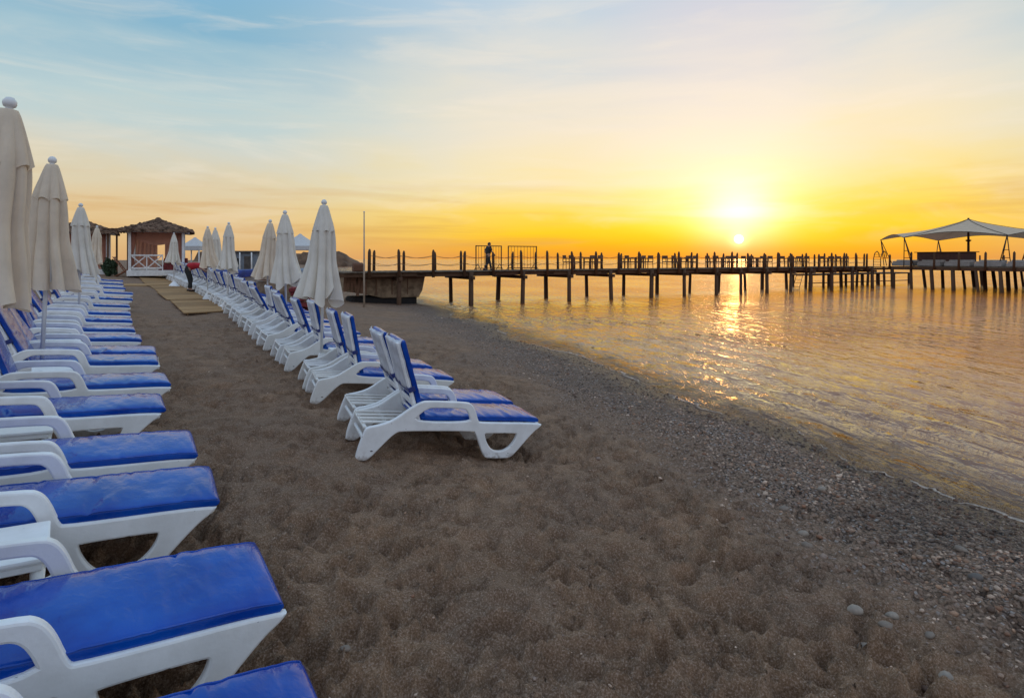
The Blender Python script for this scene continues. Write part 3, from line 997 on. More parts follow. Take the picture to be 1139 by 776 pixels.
# ------------------------------------------------------------------ sun lounger
def cushion(L, W, T, seed, puff=0.012, slump=0.0, crease=1.0):
    """soft vinyl pad: x 0..L, y +-W/2, z 0..T, creased along its edges"""
    r = np.random.default_rng(seed)
    nu, nv = 64, 40
    rows = []
    folds = [(r.uniform(0.05, 0.95) * L, r.uniform(0.008, 0.022), r.choice([-1, 1]), r.uniform(0.35, 1.0), r.normal(0, .25)) for _ in range(26)]
    for i in range(nu + 1):
        t = i / nu
        x = L * (0.5 - 0.5 * math.cos(math.pi * t)) * 0.35 + L * t * 0.65
        e = max(0.0, 1 - ((2 * x / L - 1) ** 2) ** 22)
        endk = math.sqrt(max(e, 0.0)) if 0 < i < nu else 0.0
        ring = []
        for j in range(nv):
            a = 2 * math.pi * j / nv
            ca, sa = math.cos(a), math.sin(a)
            n = 8.0
            q = (abs(ca) ** n + abs(sa) ** n) ** (-1 / n)
            yy, zz = q * ca, q * sa
            y = yy * W / 2 * (0.965 + 0.035 * endk)
            z = T / 2 + zz * T / 2 * (0.30 + 0.70 * endk)
            if zz > 0:
                z += puff * (1 - yy * yy) * endk
                crs = crease * (1 - 0.75 * yy ** 6)
                for fx, fw, sg, am, sl in folds:
                    dxx = x - fx - sl * (abs(yy) - 1) * W / 2
                    ed = max(0.0, (yy * sg) + 0.15) / 1.15
                    z -= crs * 0.015 * am * math.exp(-(dxx / fw) ** 2) * ed ** 1.5 * min(1, zz * 1.4)
                    z += crs * 0.010 * am * math.exp(-((dxx - 2.0 * fw) / (1.5 * fw)) ** 2) * ed ** 1.5 * min(1, zz * 1.4)
                z += 0.006 * math.sin(x * 7 + seed) * (1 - yy * yy)
            z -= slump * max(0.0, (x / L - 0.86) / 0.14) ** 1.6
            ring.append((x, y, z))
        rows.append(ring)
    P = np.array(rows)
    bm = bmesh.new()
    vs = [[bm.verts.new(p) for p in ring] for ring in P]
    for A, Bq in zip(vs, vs[1:]):
        for j in range(nv):
            f = bm.faces.new((A[j], A[(j + 1) % nv], Bq[(j + 1) % nv], Bq[j]))
            f.smooth = True
    bm.faces.new(vs[0])
    bm.faces.new(list(reversed(vs[-1])))
    # welted seam round the upper edge
    jr = min(range(nv), key=lambda q: abs(2 * math.pi * q / nv - 0.62))
    jl = min(range(nv), key=lambda q: abs(2 * math.pi * q / nv - (math.pi - 0.62)))
    wl_ = MB()
    wl_.bm.free()
    wl_.bm = bm
    loop = [Vector(P[i][jr]) for i in range(1, nu)] + [Vector(P[i][jl]) for i in range(nu - 1, 0, -1)]
    loop.append(loop[0])
    wl_.tube(loop, 0.0042, 5, False)
    bmesh.ops.recalc_face_normals(bm, faces=bm.faces)
    me = bpy.data.meshes.new('cushion')
    bm.to_mesh(me)
    bm.free()
    return me


SIDE_OUT = [(0.0, 0.03), (0.025, 0.0), (0.11, 0.0), (0.15, 0.03), (0.27, 0.17), (0.36, 0.262), (0.42, 0.283), (1.17, 0.283), (1.20, 0.262),
            (1.305, 0.045), (1.345, 0.006), (1.39, 0.0), (1.58, 0.0), (1.63, 0.01), (1.68, 0.055), (1.86, 0.27), (1.95, 0.335), (1.965, 0.372),
            (1.24, 0.372), (1.215, 0.39), (1.17, 0.50), (1.13, 0.555), (1.075, 0.58), (0.66, 0.583), (0.58, 0.57), (0.47, 0.50), (0.36, 0.412),
            (0.28, 0.368), (0.17, 0.335), (0.095, 0.322), (0.06, 0.295)]
SIDE_D = [(1.315, 0.262), (1.66, 0.262), (1.672, 0.25), (1.655, 0.185), (1.60, 0.115), (1.53, 0.078), (1.44, 0.078), (1.375, 0.115),
          (1.325, 0.19), (1.305, 0.25)]
SIDE_ARM = [(0.52, 0.376), (0.60, 0.465), (0.67, 0.508), (0.74, 0.515), (1.03, 0.512), (1.075, 0.495), (1.11, 0.44), (1.135, 0.376)]


def make_lounger(variant):
    back_deg = {0: 68, 1: 62, 2: 73, 3: 57, 4: 65}[variant]
    t = empty('sun_lounger')
    for y in (-0.325, 0.325):
        o = plate('side_frame', chaikin(SIDE_OUT, 2), [chaikin(SIDE_D, 2), chaikin(SIDE_ARM, 2)], 0.050, 0.012, M['plastic'], t)
        o.location.y = y
    # slatted bed: long ribs and cross bars
    b = MB()
    for y in (-0.20, -0.068, 0.068, 0.20):
        b.box((0.30, y, 0.334), (0.50, 0.030, 0.026), None, 0.006)
    for x, w in ((0.070, 0.036), (0.31, 0.030), (0.575, 0.05)):
        b.box((x, 0, 0.306), (w, 0.600, 0.03), None, 0.008)
    for k in range(9):
        b.box((0.70 + k * 0.145, 0, 0.347), (0.115, 0.592, 0.028), None, 0.006)
    b.box((1.93, 0, 0.333), (0.05, 0.594, 0.066), None, 0.012)
    b.build('slatted_bed', M['plastic'], t)
    # rear legs are tied by a bar
    MB().box((0.085, 0, 0.175), (0.03, 0.60, 0.035), None, 0.008).build('leg_stretcher', M['plastic'], t)
    # backrest: built along +x from the hinge and tilted up
    H = Matrix.Translation((0.60, 0, 0.368)) @ Matrix.Rotation(-R(180 - back_deg), 4, 'Y')
    # rotation about Y by -(180-a) sends +x towards the head end and up
    fb = MB()
    for y in (-0.265, 0.265):
        fb.box((0.40, y, 0.0), (0.80, 0.05, 0.036), None, 0.010)
    fb.box((0.795, 0, 0.0), (0.06, 0.578, 0.036), None, 0.014, 2)
    for x in (0.03, 0.17, 0.31, 0.45, 0.59, 0.70):
        fb.box((x, 0, -0.002), (0.075, 0.482, 0.020), None, 0.005)
    fb.xform(H)
    fb.build('backrest_frame', M['plastic'], t)
    me = cushion(0.83, 0.585, 0.055, 31 + variant, 0.010, 0.0, 0.3)
    me.transform(H @ Matrix.Translation((0.0, 0, -0.0215)) @ Matrix.Rotation(math.pi, 4, 'X'))
    bc = link_mesh('back_cushion', me, M['vinyl'], t)
    # sleeve pulled over the top of the backrest, with the strap that closes it
    rows = []
    for i in range(15):
        x = 0.842 - 0.50 * i / 14
        ring = []
        for j in range(17):
            yy = -1 + 2 * j / 16
            z = 0.026 - 0.035 * abs(yy) ** 7 + 0.006 * math.sin(9 * yy + i * 0.7 + variant) * (1 - yy * yy) + 0.005 * math.sin(i * 1.1 + 2 * yy)
            if i == 0:
                z -= 0.022
            ring.append((x, yy * 0.298, z))
        rows.append(ring)
    sl = grid_mesh('cushion_sleeve', np.array(rows))
    sl.transform(H)
    so_ = link_mesh('cushion_sleeve', sl, M['sleeve'], bc)
    sol = so_.modifiers.new('thick', 'SOLIDIFY')
    sol.thickness = 0.006
    sb = MB()
    sb.box((0.335, 0, 0.022), (0.05, 0.610, 0.008), None, 0.002)
    sb.box((0.335, 0.300, -0.012), (0.05, 0.008, 0.062), None, 0.002)
    sb.box((0.335, -0.300, -0.012), (0.05, 0.008, 0.062), None, 0.002)
    sb.xform(H)
    sb.build('strap', M['strap'], bc)
    me = cushion(1.39, 0.605, 0.060, 51 + variant * 3, 0.010, 0.014, 1.25)
    me.transform(Matrix.Translation((0.60, 0, 0.363)))
    link_mesh('seat_cushion', me, M['vinyl'], t)
    return t


LOUNGERS = [make_lounger(i) for i in range(5)]
_used = [False] * 5
ORD = ['first', 'second', 'third', 'fourth', 'fifth', 'sixth', 'seventh', 'eighth', 'ninth', 'tenth', 'eleventh', 'twelfth', 'thirteenth',
       'fourteenth', 'fifteenth', 'sixteenth', 'seventeenth', 'eighteenth', 'nineteenth', 'twentieth', 'twenty-first', 'twenty-second',
       'twenty-third', 'twenty-fourth', 'twenty-fifth', 'twenty-sixth', 'twenty-seventh', 'twenty-eighth', 'twenty-ninth', 'thirtieth',
       'thirty-first', 'thirty-second', 'thirty-third', 'thirty-fourth', 'thirty-fifth', 'thirty-sixth', 'thirty-seventh']
LSCALE = 1.04


def ground_matrix(x, y, rz, dz=0.0, extra=0.0):
    z = gz(x, y)
    n = Vector((G[0] * (SLOPE + extra), G[1] * (SLOPE + extra), 1)).normalized() if sdist(x, y) > -10 else Vector((0.02, 0.01, 1)).normalized()
    d = Vector((math.cos(rz), math.sin(rz), 0))
    d = (d - n * d.dot(n)).normalized()
    s = n.cross(d)
    m = Matrix((d, s, n)).transposed().to_4x4()
    m.translation = (x, y, z + dz)
    return m


def put_lounger(variant, corner, local, rz, label, group, extra=0.0):
    """stand a lounger so that its local point falls on the world ground point"""
    if not _used[variant]:
        o = LOUNGERS[variant]
        _used[variant] = True
    else:
        o = copy_tree(LOUNGERS[variant])
    for ch in o.children:
        if ch.name.startswith('seat_cushion'):
            ch.location.x += random.uniform(-0.03, 0.012)
            ch.location.y += random.uniform(-0.014, 0.014)
            ch.rotation_euler.z += R(random.uniform(-0.9, 0.9))
    d = Vector((math.cos(rz), math.sin(rz)))
    s = Vector((-d.y, d.x))
    org = Vector((corner[0], corner[1])) - LSCALE * (d * local[0] + s * local[1])
    mid = org + d * LSCALE
    o.matrix_world = ground_matrix(org.x, org.y, rz, 0.006, extra) @ Matrix.Scale(LSCALE, 4)
    tag(o, label, 'sun lounger', group)
    return org, d, s


# table
def make_table():
    t = empty('side_table')
    b = MB()
    b.box((0, 0, 0.435), (0.46, 0.46, 0.030), None, 0.012, 2)
    for q in (-1, 1):
        b.box((0, q * 0.215, 0.405), (0.42, 0.02, 0.035), None, 0.005)
        b.box((q * 0.215, 0, 0.405), (0.02, 0.41, 0.035), None, 0.005)
    b.build('table_top', M['plastic'], t)
    for sx in (-1, 1):
        for sy in (-1, 1):
            l = MB()
            l.tube([(sx * 0.19, sy * 0.19, 0.418), (sx * 0.205, sy * 0.205, 0.0)], [0.030, 0.022], 8)
            l.build('leg', M['plastic'], t)
    return t


TABLE = make_table()
_tused = [False]


def put_table(x, y, rz, label):
    o = TABLE if not _tused[0] else copy_tree(TABLE)
    _tused[0] = True
    o.matrix_world = ground_matrix(x, y, rz, 0.006)
    tag(o, label, 'side table', 'white side tables between the loungers')


# left row: seaward near corner of each cushion as read from the photograph (z about .36 m above the sand)
LEFT = [(390, 890), (316, 677), (240, 562), (218, 509), (179, 460), (190, 431), (178, 407), (172.6, 396), (157, 381), (151, 370.5), (147.5, 360),
        (145.5, 352), (145.5, 343), (147, 335), (148, 328.5), (139, 322.5), (137.5, 318), (137, 314)]
left_org = []
for i, (px, py) in enumerate(LEFT):
    c = unproj(px, py, 0.37)
    rz = R(35 + random.uniform(-2.2, 2.2))
    if i == 0:
        lab = 'sun lounger with shiny blue cushion cut off by the bottom edge, nearest on the left'
    else:
        lab = 'blue cushioned white sun lounger, %s from the camera in the left row' % ORD[i]
    var = (1, 1, 3, 1, 4, 0, 1, 3, 4, 1, 3)[i % 11]
    left_org.append(put_lounger(var, (c.x, c.y), (1.98, -0.30), rz, lab, 'sun loungers in the left row'))

# right row: rear foot nearest the camera
RIGHT = [(402, 512), (391, 486), (350, 449), (341, 433.5)]
ends = [(610, 477), (566.6, 450.6), (507, 425.6), (481.8, 412.5)]
right_pts = []
for (px, py) in RIGHT:
    p = unproj(px, py)
    right_pts.append((p.x, p.y))
# the row carries on along a gentle curve, in pairs
path = [unproj(341, 433.5), unproj(309, 403), unproj(278, 373), unproj(250, 345), unproj(222, 328), unproj(196, 316), unproj(181, 308.5)]
acc = [0.0]
for a, b in zip(path, path[1:]):
    acc.append(acc[-1] + (Vector((b.x, b.y)) - Vector((a.x, a.y))).length)


def along(s):
    for k in range(len(path) - 1):
        if s <= acc[k + 1]:
            f = (s - acc[k]) / (acc[k + 1] - acc[k])
            return path[k].lerp(path[k + 1], f)
    return None


s_ = 1.45
k_ = 0
while s_ < acc[-1] - 0.2:
    p = along(s_)
    right_pts.append((p.x, p.y))
    k_ += 1
    s_ += 0.92 if k_ % 2 else 1.42
right_org = []
nR = len(right_pts)
for i, (x, y) in enumerate(right_pts):
    rz = R((24, 25, 25, 26)[i] if i < 4 else min(38, 27 + i * 0.9) + random.uniform(-2.5, 2.5))
    if i == 0:
        lab = 'white sun lounger with raised back, nearest the camera in the right row'
    else:
        lab = 'blue cushioned white sun lounger, %s from the camera in the right row' % ORD[i]
    var = (0, 4, 2, 0, 2, 4, 1, 0, 2, 3, 0, 1)[i % 12]
    right_org.append(put_lounger(var, (x, y), (0.07, -0.325), rz, lab, 'sun loungers in the right row', 0.045 if i < 4 else 0.02))
print("loungers right", nR, "row length", acc[-1])
for i, p in enumerate(right_pts):
    print(i, [round(v, 2) for v in p])
for i, (o, d, s) in enumerate(left_org):
    print('L', i, round(o.x, 2), round(o.y, 2))

# side tables in the gaps between pairs
for name, orgs, gaps, xl in (('left', left_org, (1, 3, 5, 7, 9), 0.95), ('right', right_org, (3, 5, 7, 9), 0.85)):
    for q, g in enumerate(gaps):
        (o1, d1, s1), (o2, d2, s2) = orgs[g], orgs[g + 1]
        m = (o1 + o2) * 0.5 + d1 * xl
        put_table(m.x, m.y, math.atan2(d1.y, d1.x) + 0.05,
                  'small white plastic table in the %s row, between the %s and %s loungers' % (name, ORD[g], ORD[g + 1]))


# ------------------------------------------------------------------ closed beach umbrellas
def canopy_mesh(seed, Hc=1.55, r0=0.045, r1=0.31):
    r = np.random.default_rng(seed)
    nz, na, nf = 46, 128, 8
    ph = r.uniform(0, 6.28)
    amp = r.uniform(0.6, 1.35, nf)
    hem = r.normal(0, 0.085, nf)
    shift = r.normal(0, 0.16, nf)
    lean = r.normal(0, 0.05, 2)
    P = np.zeros((nz + 1, na, 3))
    for i in range(nz + 1):
        t = i / nz
        base = r0 + (r1 - r0) * (0.80 * t + 0.20 * t ** 1.5) + 0.075 * math.sin(math.pi * min(1, t / 0.6)) * (1 - t)
        dp = 0.12 + 0.50 * t
        for k in range(na):
            a = 2 * math.pi * k / na
            f = (a / (2 * math.pi) * nf) % nf
            fi = int(f) % nf
            ff = f - int(f)
            # each panel folds over: a slow swell and a sharp crease
            sw = ff + shift[fi] * math.sin(math.pi * ff) * t
            sw = min(max(sw, 0), 1)
            prof = (math.sin(math.pi * sw ** 0.55) ** 0.9) if 0 < sw < 1 else 0.0
            rad = base * (1 - dp * 0.62 + dp * amp[fi] * prof)
            aa = a + ph + 0.40 * t + 0.05 * math.sin(5 * t + fi)
            z = -Hc * t + hem[fi] * t ** 4 * math.sin(math.pi * ff) - 0.03 * (1 - prof) * t ** 3
            P[i, k] = (rad * math.cos(aa) + lean[0] * t * t, rad * math.sin(aa) + lean[1] * t * t, z)
    return grid_mesh('canopy', P, closed_u=True), ph


def cap_mesh(seed, Hc=0.43, r1=0.180):
    r = np.random.default_rng(seed + 500)
    nz, na, nf = 12, 96, 8
    ph = r.uniform(0, 6.28)
    P = np.zeros((nz + 1, na, 3))
    for i in range(nz + 1):
        t = i / nz
        for k in range(na):
            a = 2 * math.pi * k / na
            ff = (k / na * nf) % 1
            prof = abs(math.sin(math.pi * ff)) ** 0.7
            rad = (0.06 + (r1 - 0.06) * t ** 0.8) * (1 - 0.03 - 0.14 * t + 0.22 * t * prof)
            P[i, k] = (rad * math.cos(a + ph), rad * math.sin(a + ph), 0.012 - Hc * t - 0.05 * t * t * (1 - prof))
    return grid_mesh('vent_cap', P, closed_u=True)


def make_umbrella(seed, mat):
    t = empty('beach_umbrella')
    top = 2.92
    po = MB().tube([(0, 0, 0.05), (0, 0, 2.93)], 0.024, 12).build('pole', M['pole'], t)
    b = MB()
    b.lathe([(0.0, 0.0), (0.30, 0.0), (0.30, 0.05), (0.20, 0.16), (0.075, 0.30), (0.05, 0.42), (0.0, 0.42)], 4 if seed % 2 else 12, smooth=False)
    b.build('base', M['plastic'], t)
    me, ph = canopy_mesh(seed)
    o = link_mesh('canopy', me, mat, t)
    o.location.z = top
    c = link_mesh('vent_cap', cap_mesh(seed), mat, o)
    MB().lathe([(0.0, 0.115), (0.026, 0.108), (0.046, 0.08), (0.048, 0.058), (0.040, 0.035), (0.026, 0.026), (0.026, 0.01), (0.045, 0.01), (0.045, -0.01), (0, -0.01)], 14,
               (0, 0, top)).build('finial', M['pole'], po)
    rb = MB()
    for k in range(8):
        a = ph + 2 * math.pi * k / 8 + 0.4
        rb.tube([(0.03 * math.cos(a), 0.03 * math.sin(a), top - 0.06), (0.15 * math.cos(a), 0.15 * math.sin(a), top - 1.47)], 0.008, 5)
    rb.build('ribs', M['pole'], t)
    return t


UM = [make_umbrella(s, m) for s, m in ((1, M['cream']), (2, M['cream']), (5, M['cream2']), (4, M['cream2']))]
_uused = [False] * 4


def put_umbrella(v, x, y, rz, tilt, label, top_z=None, lean_dir=0.0):
    o = UM[v] if not _uused[v] else copy_tree(UM[v])
    _uused[v] = True
    z = gz(x, y)
    sc = 1.0 if top_z is None else (top_z - z) / 3.02
    o.matrix_world = Matrix.Translation((x, y, z - 0.01)) @ Matrix.Rotation(tilt, 4, Vector((-math.sin(lean_dir), math.cos(lean_dir), 0))) \
        @ Matrix.Rotation(rz, 4, 'Z') @ Matrix.Scale(sc, 4)
    tag(o, label, 'umbrella', 'closed beach umbrellas')


def um_at(v, px, py, Y, rz, label, tilt=0.0, lean=0.0, off=0.0):
    X = (px - CX) / FPX * Y
    tz = EYE - (py - HY) / FPX * Y
    x0 = X - math.sin(tilt) * 2.9 * math.cos(lean)
    y0 = Y - math.sin(tilt) * 2.9 * math.sin(lean)
    put_umbrella(v, x0, y0, rz, tilt, label, tz, lean)


um_at(0, 9, 107, 4.7, 0.4, 'closed cream umbrella cut by the left edge, tallest and nearest the camera', R(5.0))
um_at(1, 58, 174, 7.2, 1.3, 'closed cream umbrella with loose folds, second from the left edge of the picture', R(3.0))
um_at(2, 90, 226, 12.4, 2.1, 'closed cream umbrella in front of the left gazebo, third from the left edge', R(1.0))
um_at(1, 108, 251, 21.5, 3.0, 'small closed cream umbrella beside the left gazebo post, fourth in the left row', R(0.5))
um_at(3, 360.5, 222, 9.5, 0.9, 'closed white umbrella nearest the camera in the right row, beside the pier end', R(1.0))
um_at(2, 317, 234, 13.2, 0.2, 'closed white umbrella second from the camera in the right row', R(-0.6))
um_at(1, 300.5, 244, 16.0, 2.2, 'closed cream umbrella half hidden behind the second one of the right row', R(2.5))
um_at(3, 254.5, 247, 20.3, 1.9, 'closed white umbrella to the right of the bending person, taller than its two neighbours', R(0.8))
um_at(2, 239.5, 253, 24.0, 0.6, 'thin closed white umbrella just behind the bending person\'s hands')
um_at(0, 231, 251.5, 23.0, 2.8, 'closed white umbrella directly right of the bending person, left of the thin one')
um_at(3, 193.5, 259, 29.5, 1.1, 'small closed white umbrella in front of the middle gazebo')

# ------------------------------------------------------------------ wooden walkway panels
wl = [(203, 350), (187.5, 335), (176, 326.5), (165.5, 319), (158, 312.8), (152, 307.6)]
wr_ = [(251, 347.5), (232, 334), (216, 325), (201, 318), (190, 312.2), (180, 307.4)]
WLAB = ['nearest section of the wooden slatted walkway, its front edge lying on the dark sand',
        'walkway section just behind the nearest one, set a little to the left',
        'middle section of the wooden walkway, beside the bending person\'s feet',
        'walkway section where the side branch meets it',
        'farthest walkway section, just in front of the white crossed balustrade']


def walk_panel(a, b, c, d, label, th=0.05):
    """slatted mat: a,b near edge, d,c far edge"""
    org = (a + b + c + d) / 4
    t = empty('walkway_panel', org, 0, label, 'walkway', 'wooden walkway sections')
    L = ((d - a).length + (c - b).length) / 2
    n = max(3, int(L / 0.15))
    m = MB()
    for k in range(n):
        f0, f1 = k / n, (k + 0.82) / n
        q = [a.lerp(d, f0), b.lerp(c, f0), b.lerp(c, f1), a.lerp(d, f1)]
        q = [p - org + Vector((0, 0, random.uniform(-.002, .004))) for p in q]
        vs = [m.bm.verts.new(p + Vector((0, 0, th))) for p in q] + [m.bm.verts.new(p + Vector((0, 0, th - 0.028))) for p in q]
        for f in ((0, 1, 2, 3), (7, 6, 5, 4), (0, 4, 5, 1), (1, 5, 6, 2), (2, 6, 7, 3), (3, 7, 4, 0)):
            m.bm.faces.new([vs[i] for i in f])
    m.build('slats', M['walk'], t)
    for f in (0.08, 0.5, 0.92):
        s0, s1 = a.lerp(b, f) - org, d.lerp(c, f) - org
        bb = MB()
        bb.tube([s0 + Vector((0, 0, 0.0)), s1 + Vector((0, 0, 0.0))], 0.02, 4)
        bb.build('bearer', M['walk'], t)


for k in range(5):
    a, b, c, d = unproj(*wl[k]), unproj(*wr_[k]), unproj(*wr_[k + 1]), unproj(*wl[k + 1])
    jog = Vector((0.05 * (-1) ** k, 0, 0))
    gap = (d - a) * 0.004
    walk_panel(a + jog, b + jog, c + jog - gap, d + jog - gap, WLAB[k], 0.055 + 0.012 * (k % 2))
a, b = unproj(138, 318.8), unproj(164, 318.8)
c, d = unproj(164, 316.6), unproj(138, 316.6)
walk_panel(a, b, c, d, 'narrow side branch of the wooden walkway, leading to the left row of loungers')


# ------------------------------------------------------------------ gazebos
def gazebo(px, py, Y, w, hE, hP, rz, label, fence=True, curtain=True):
    X = (px - CX) / FPX * Y
    z = EYE - (py - HY) / FPX * Y
    t = empty('gazebo', (X, Y, z), rz, label, 'gazebo', 'thatched beach gazebos')
    h = w / 2
    MB().box((0, 0, 0.05), (w + 0.3, w + 0.3, 0.14 + 0.2), None, 0.01).build('floor', M['white_paint'], t)
    for sx in (-1, 1):
        for sy in (-1, 1):
            MB().box((sx * h, sy * h, 0.22 + (hE - 0.22) / 2), (0.15, 0.15, hE - 0.22), None, 0.012).build('post', M['white_paint'], t)
    f = MB()
    for s in (-1, 1):
        f.box((0, s * (h + 0.0), hE + 0.08), (w + 0.7, 0.10, 0.16), None, 0.01)
        f.box((s * (h + 0.30), 0, hE + 0.08), (0.10, w + 0.50, 0.156), None, 0.01)
    f.build('eave_beam', M['white_paint'], t)
    # thatch: layered, uneven pyramid
    r = np.random.default_rng(int(px))
    n, na = 26, 120
    P = np.zeros((n + 1, na, 3))
    e = h + 0.62
    for i in range(n + 1):
        q = i / n
        for k in range(na):
            a = 2 * math.pi * k / na
            sq = 1 / max(abs(math.cos(a)), abs(math.sin(a)))
            rad = (0.16 + (e - 0.16) * q) * (sq * 0.92 + 0.08)
            tier = 0.05 * ((q * 6) % 1)
            zz = hP - (hP - hE - 0.06) * (q ** 0.92) + tier + r.normal(0, 0.022)
            if i == n:
                zz -= 0.05 + abs(r.normal(0, 0.03))
                rad *= 0.985
            P[i, k] = (rad * math.cos(a), rad * math.sin(a), zz)
    rf = link_mesh('thatch_roof', grid_mesh('thatch_roof', P, closed_u=True, smooth=False), M['thatch'], t)
    sm = rf.modifiers.new('thick', 'SOLIDIFY')
    sm.thickness = 0.06
    MB().lathe([(0, 0.22), (0.10, 0.20), (0.24, 0.05), (0.27, -0.06), (0, -0.06)], 9, (0, 0, hP), False).build('ridge_cap', M['thatch'], t)
    if fence:
        for xa, xb in ((-h + 0.08, -h + 0.86), (-h + 0.92, -h + 1.70)):
            b = MB()
            L = xb - xa
            c = (xa + xb) / 2
            for zc in (0.36, 1.16):
                b.box((c, -h, zc), (L, 0.07, 0.09), None, 0.006)
            an = math.atan2(0.76, L)
            dl = math.hypot(0.76, L) - 0.08
            b.box((c, -h - 0.012, 0.76), (dl, 0.035, 0.06), (0, an, 0))
            b.box((c, -h + 0.012, 0.76), (dl, 0.035, 0.06), (0, -an, 0))
            b.box((xb + 0.03, -h, 0.70), (0.055, 0.09, 1.02), None, 0.006)
            b.build('balustrade', M['white_paint'], t)
    if curtain:
        for side, ci in ((0, 0), (0, 1)):
            # rear drape
            rows = []
            for i in range(9):
                zz = hE - 0.05 - (hE - 0.35) * i / 8
                ring = []
                for k in range(80):
                    q = k / 79
                    ww = -h + 0.12 + (w - 0.24) * q
                    if ci:
                        ww = -h + 0.12 + (w - 0.24) * (0.62 + 0.38 * q)
                    else:
                        ww = -h + 0.12 + (w - 0.24) * 0.46 * q
                    dd = 0.055 * math.sin(q * 34 + 0.6 * i) + 0.03 * math.sin(q * 21)
                    ring.append((ww, h - 0.10 + dd, zz) if side == 0 else (-h + 0.14 + dd, ww, zz))
                rows.append(ring)
            link_mesh('curtain', grid_mesh('curtain', np.array(rows)), M['curtain'], t)
        # looped pelmet across the front
        rows = []
        for i in range(7):
            v = i / 6
            ring = []
            for k in range(60):
                q = k / 59
                sag = 0.55 * (1 - (2 * ((q * 1.0) % 1.0) - 1) ** 2)
                zz = hE - 0.02 - v * (0.25 + sag) * (0.7 + 0.3 * v)
                ring.append((-h + 0.1 + (w - 0.2) * q, -h + 0.14 + 0.05 * math.sin(v * 9 + 3 * q) * v, zz))
            rows.append(ring)
        link_mesh('pelmet', grid_mesh('pelmet', np.array(rows)), M['curtain'], t)
        # gathered side drapes at the front posts
        for sx in (-1, 1):
            g = MB()
            g.tube([(sx * (h - 0.2), -h + 0.16, hE - 0.05), (sx * (h - 0.16), -h + 0.16, 1.7), (sx * (h - 0.12), -h + 0.15, 1.2), (sx * (h - 0.18), -h + 0.16, 0.3)],
                   [0.16, 0.11, 0.06, 0.15], 9)
            g.build('drape', M['curtain'], t)
    return t


GZ1 = gazebo(176, 304, 37.0, 2.85, 2.62, 3.42, R(29), 'brown thatched gazebo with white crossed balustrade and pink curtains, behind the walkway')
gazebo(92, 304, 38.0, 2.8, 2.62, 3.45, R(33), 'brown thatched gazebo behind the left umbrellas, partly hidden by them', fence=False)

# things around the gazebos
def at(px, Y, z):
    return Vector(((px - CX) / FPX * Y, Y, z))


def zpx(py, Y):
    return EYE - (py - HY) / FPX * Y


p = at(178, 36.6, 0)
sz = zpx(305, 37) + 0.23
t = empty('sofa', (at(192, 36.6, 0).x, 36.6, sz), 0, 'dark red low sofa inside the middle gazebo, right of the balustrade', 'sofa')
MB().box((0, 0, 0.20), (1.5, 0.6, 0.36), None, 0.06, 2).build('seat', M['red'], t)
MB().box((0, 0.36, 0.42), (1.5, 0.16, 0.80), None, 0.05, 2).build('backrest', M['red'], t)

# timber arbour between the two gazebos
Y = 38.0
z0 = gz(at(135, Y, 0).x, Y)
t = empty('timber_arbour', (at(136, Y, 0).x, Y, z0), 0.1, 'slim brown timber arbour standing between the two gazebos', 'arbour')
for sx in (-0.62, 0.62):
    for sy in (-0.5, 0.5):
        MB().box((sx, sy, 1.45), (0.09, 0.09, 2.9), None, 0.008).build('post', M['brown'], t)
b = MB()
for sy in (-0.5, 0.5):
    b.box((0, sy, 2.95), (1.9, 0.09, 0.12))
for k in range(7):
    b.box((-0.8 + k * 0.27, 0, 3.05), (0.07, 1.5, 0.08))
b.build('roof_slats', M['brown'], t)

# folding wooden chair in front of the arbour
Y = 35.5
q = at(135, Y, 0)
t = empty('deck_chair', (q.x, Y, gz(q.x, Y)), 0.4, 'orange brown folding wooden chair in front of the timber arbour', 'chair')
for sy in (-0.27, 0.27):
    MB().tube([(-0.4, sy, 1.25), (0.45, sy, 0.0)], 0.03, 6).build('frame_leg', M['orangewood'], t)
    MB().tube([(-0.35, sy, 0.0), (0.5, sy, 0.5)], 0.03, 6).build('frame_leg', M['orangewood'], t)
b = MB()
for k in range(6):
    f = k / 5
    b.box((-0.36 + 0.42 * f, 0, 1.19 - 0.62 * f), (0.08, 0.50, 0.02), (0, R(55), 0))
b.build('back_slats', M['orangewood'], t)
b = MB()
for k in range(4):
    b.box((0.06 + 0.13 * k, 0, 0.31 + 0.07 * k), (0.09, 0.5, 0.02), (0, R(-28), 0))
b.build('seat_slats', M['orangewood'], t)


def shrub(px, Y, w, h, label, seed):
    r = np.random.default_rng(seed)
    X = (px - CX) / FPX * Y
    z = gz(X, Y)
    t = empty('shrub', (X, Y, z), 0, label, 'shrub')
    n = 1600
    u = r.normal(size=(n, 3))
    u /= np.linalg.norm(u, axis=1)[:, None]
    rad = r.random(n) ** 0.35
    cl = 1 + 0.22 * np.sin(u @ np.array([5.0, 3.0, 4.0])) + 0.12 * np.sin(u @ np.array([-9.0, 7.0, 6.0]))
    c = u * rad[:, None] * cl[:, None] * np.array([w / 2, w / 2, h / 2]) + np.array([0, 0, h * 0.55])
    V = np.zeros((n, 4, 3))
    for k in range(n):
        a = Euler(r.uniform(-1.5, 1.5, 3)).to_matrix()
        s = r.uniform(0.06, 0.12)
        for q_, (i, j) in enumerate(((-1, 0), (0, -.45), (1, 0), (0, .45))):
            V[k, q_] = c[k] + np.array(a @ Vector((i * s, j * s, 0)))
    link_mesh('foliage', np_mesh('foliage', V.reshape(-1, 3), np.arange(n * 4).reshape(-1, 4), False), M['leaf'], t)
    b = MB()
    for k in range(5):
        a = k * 1.26
        b.tube([(0, 0, 0), (0.25 * w * math.cos(a), 0.25 * w * math.sin(a), h * 0.6)], [0.03, 0.01], 5)
    b.build('stem', M['brown'], t)


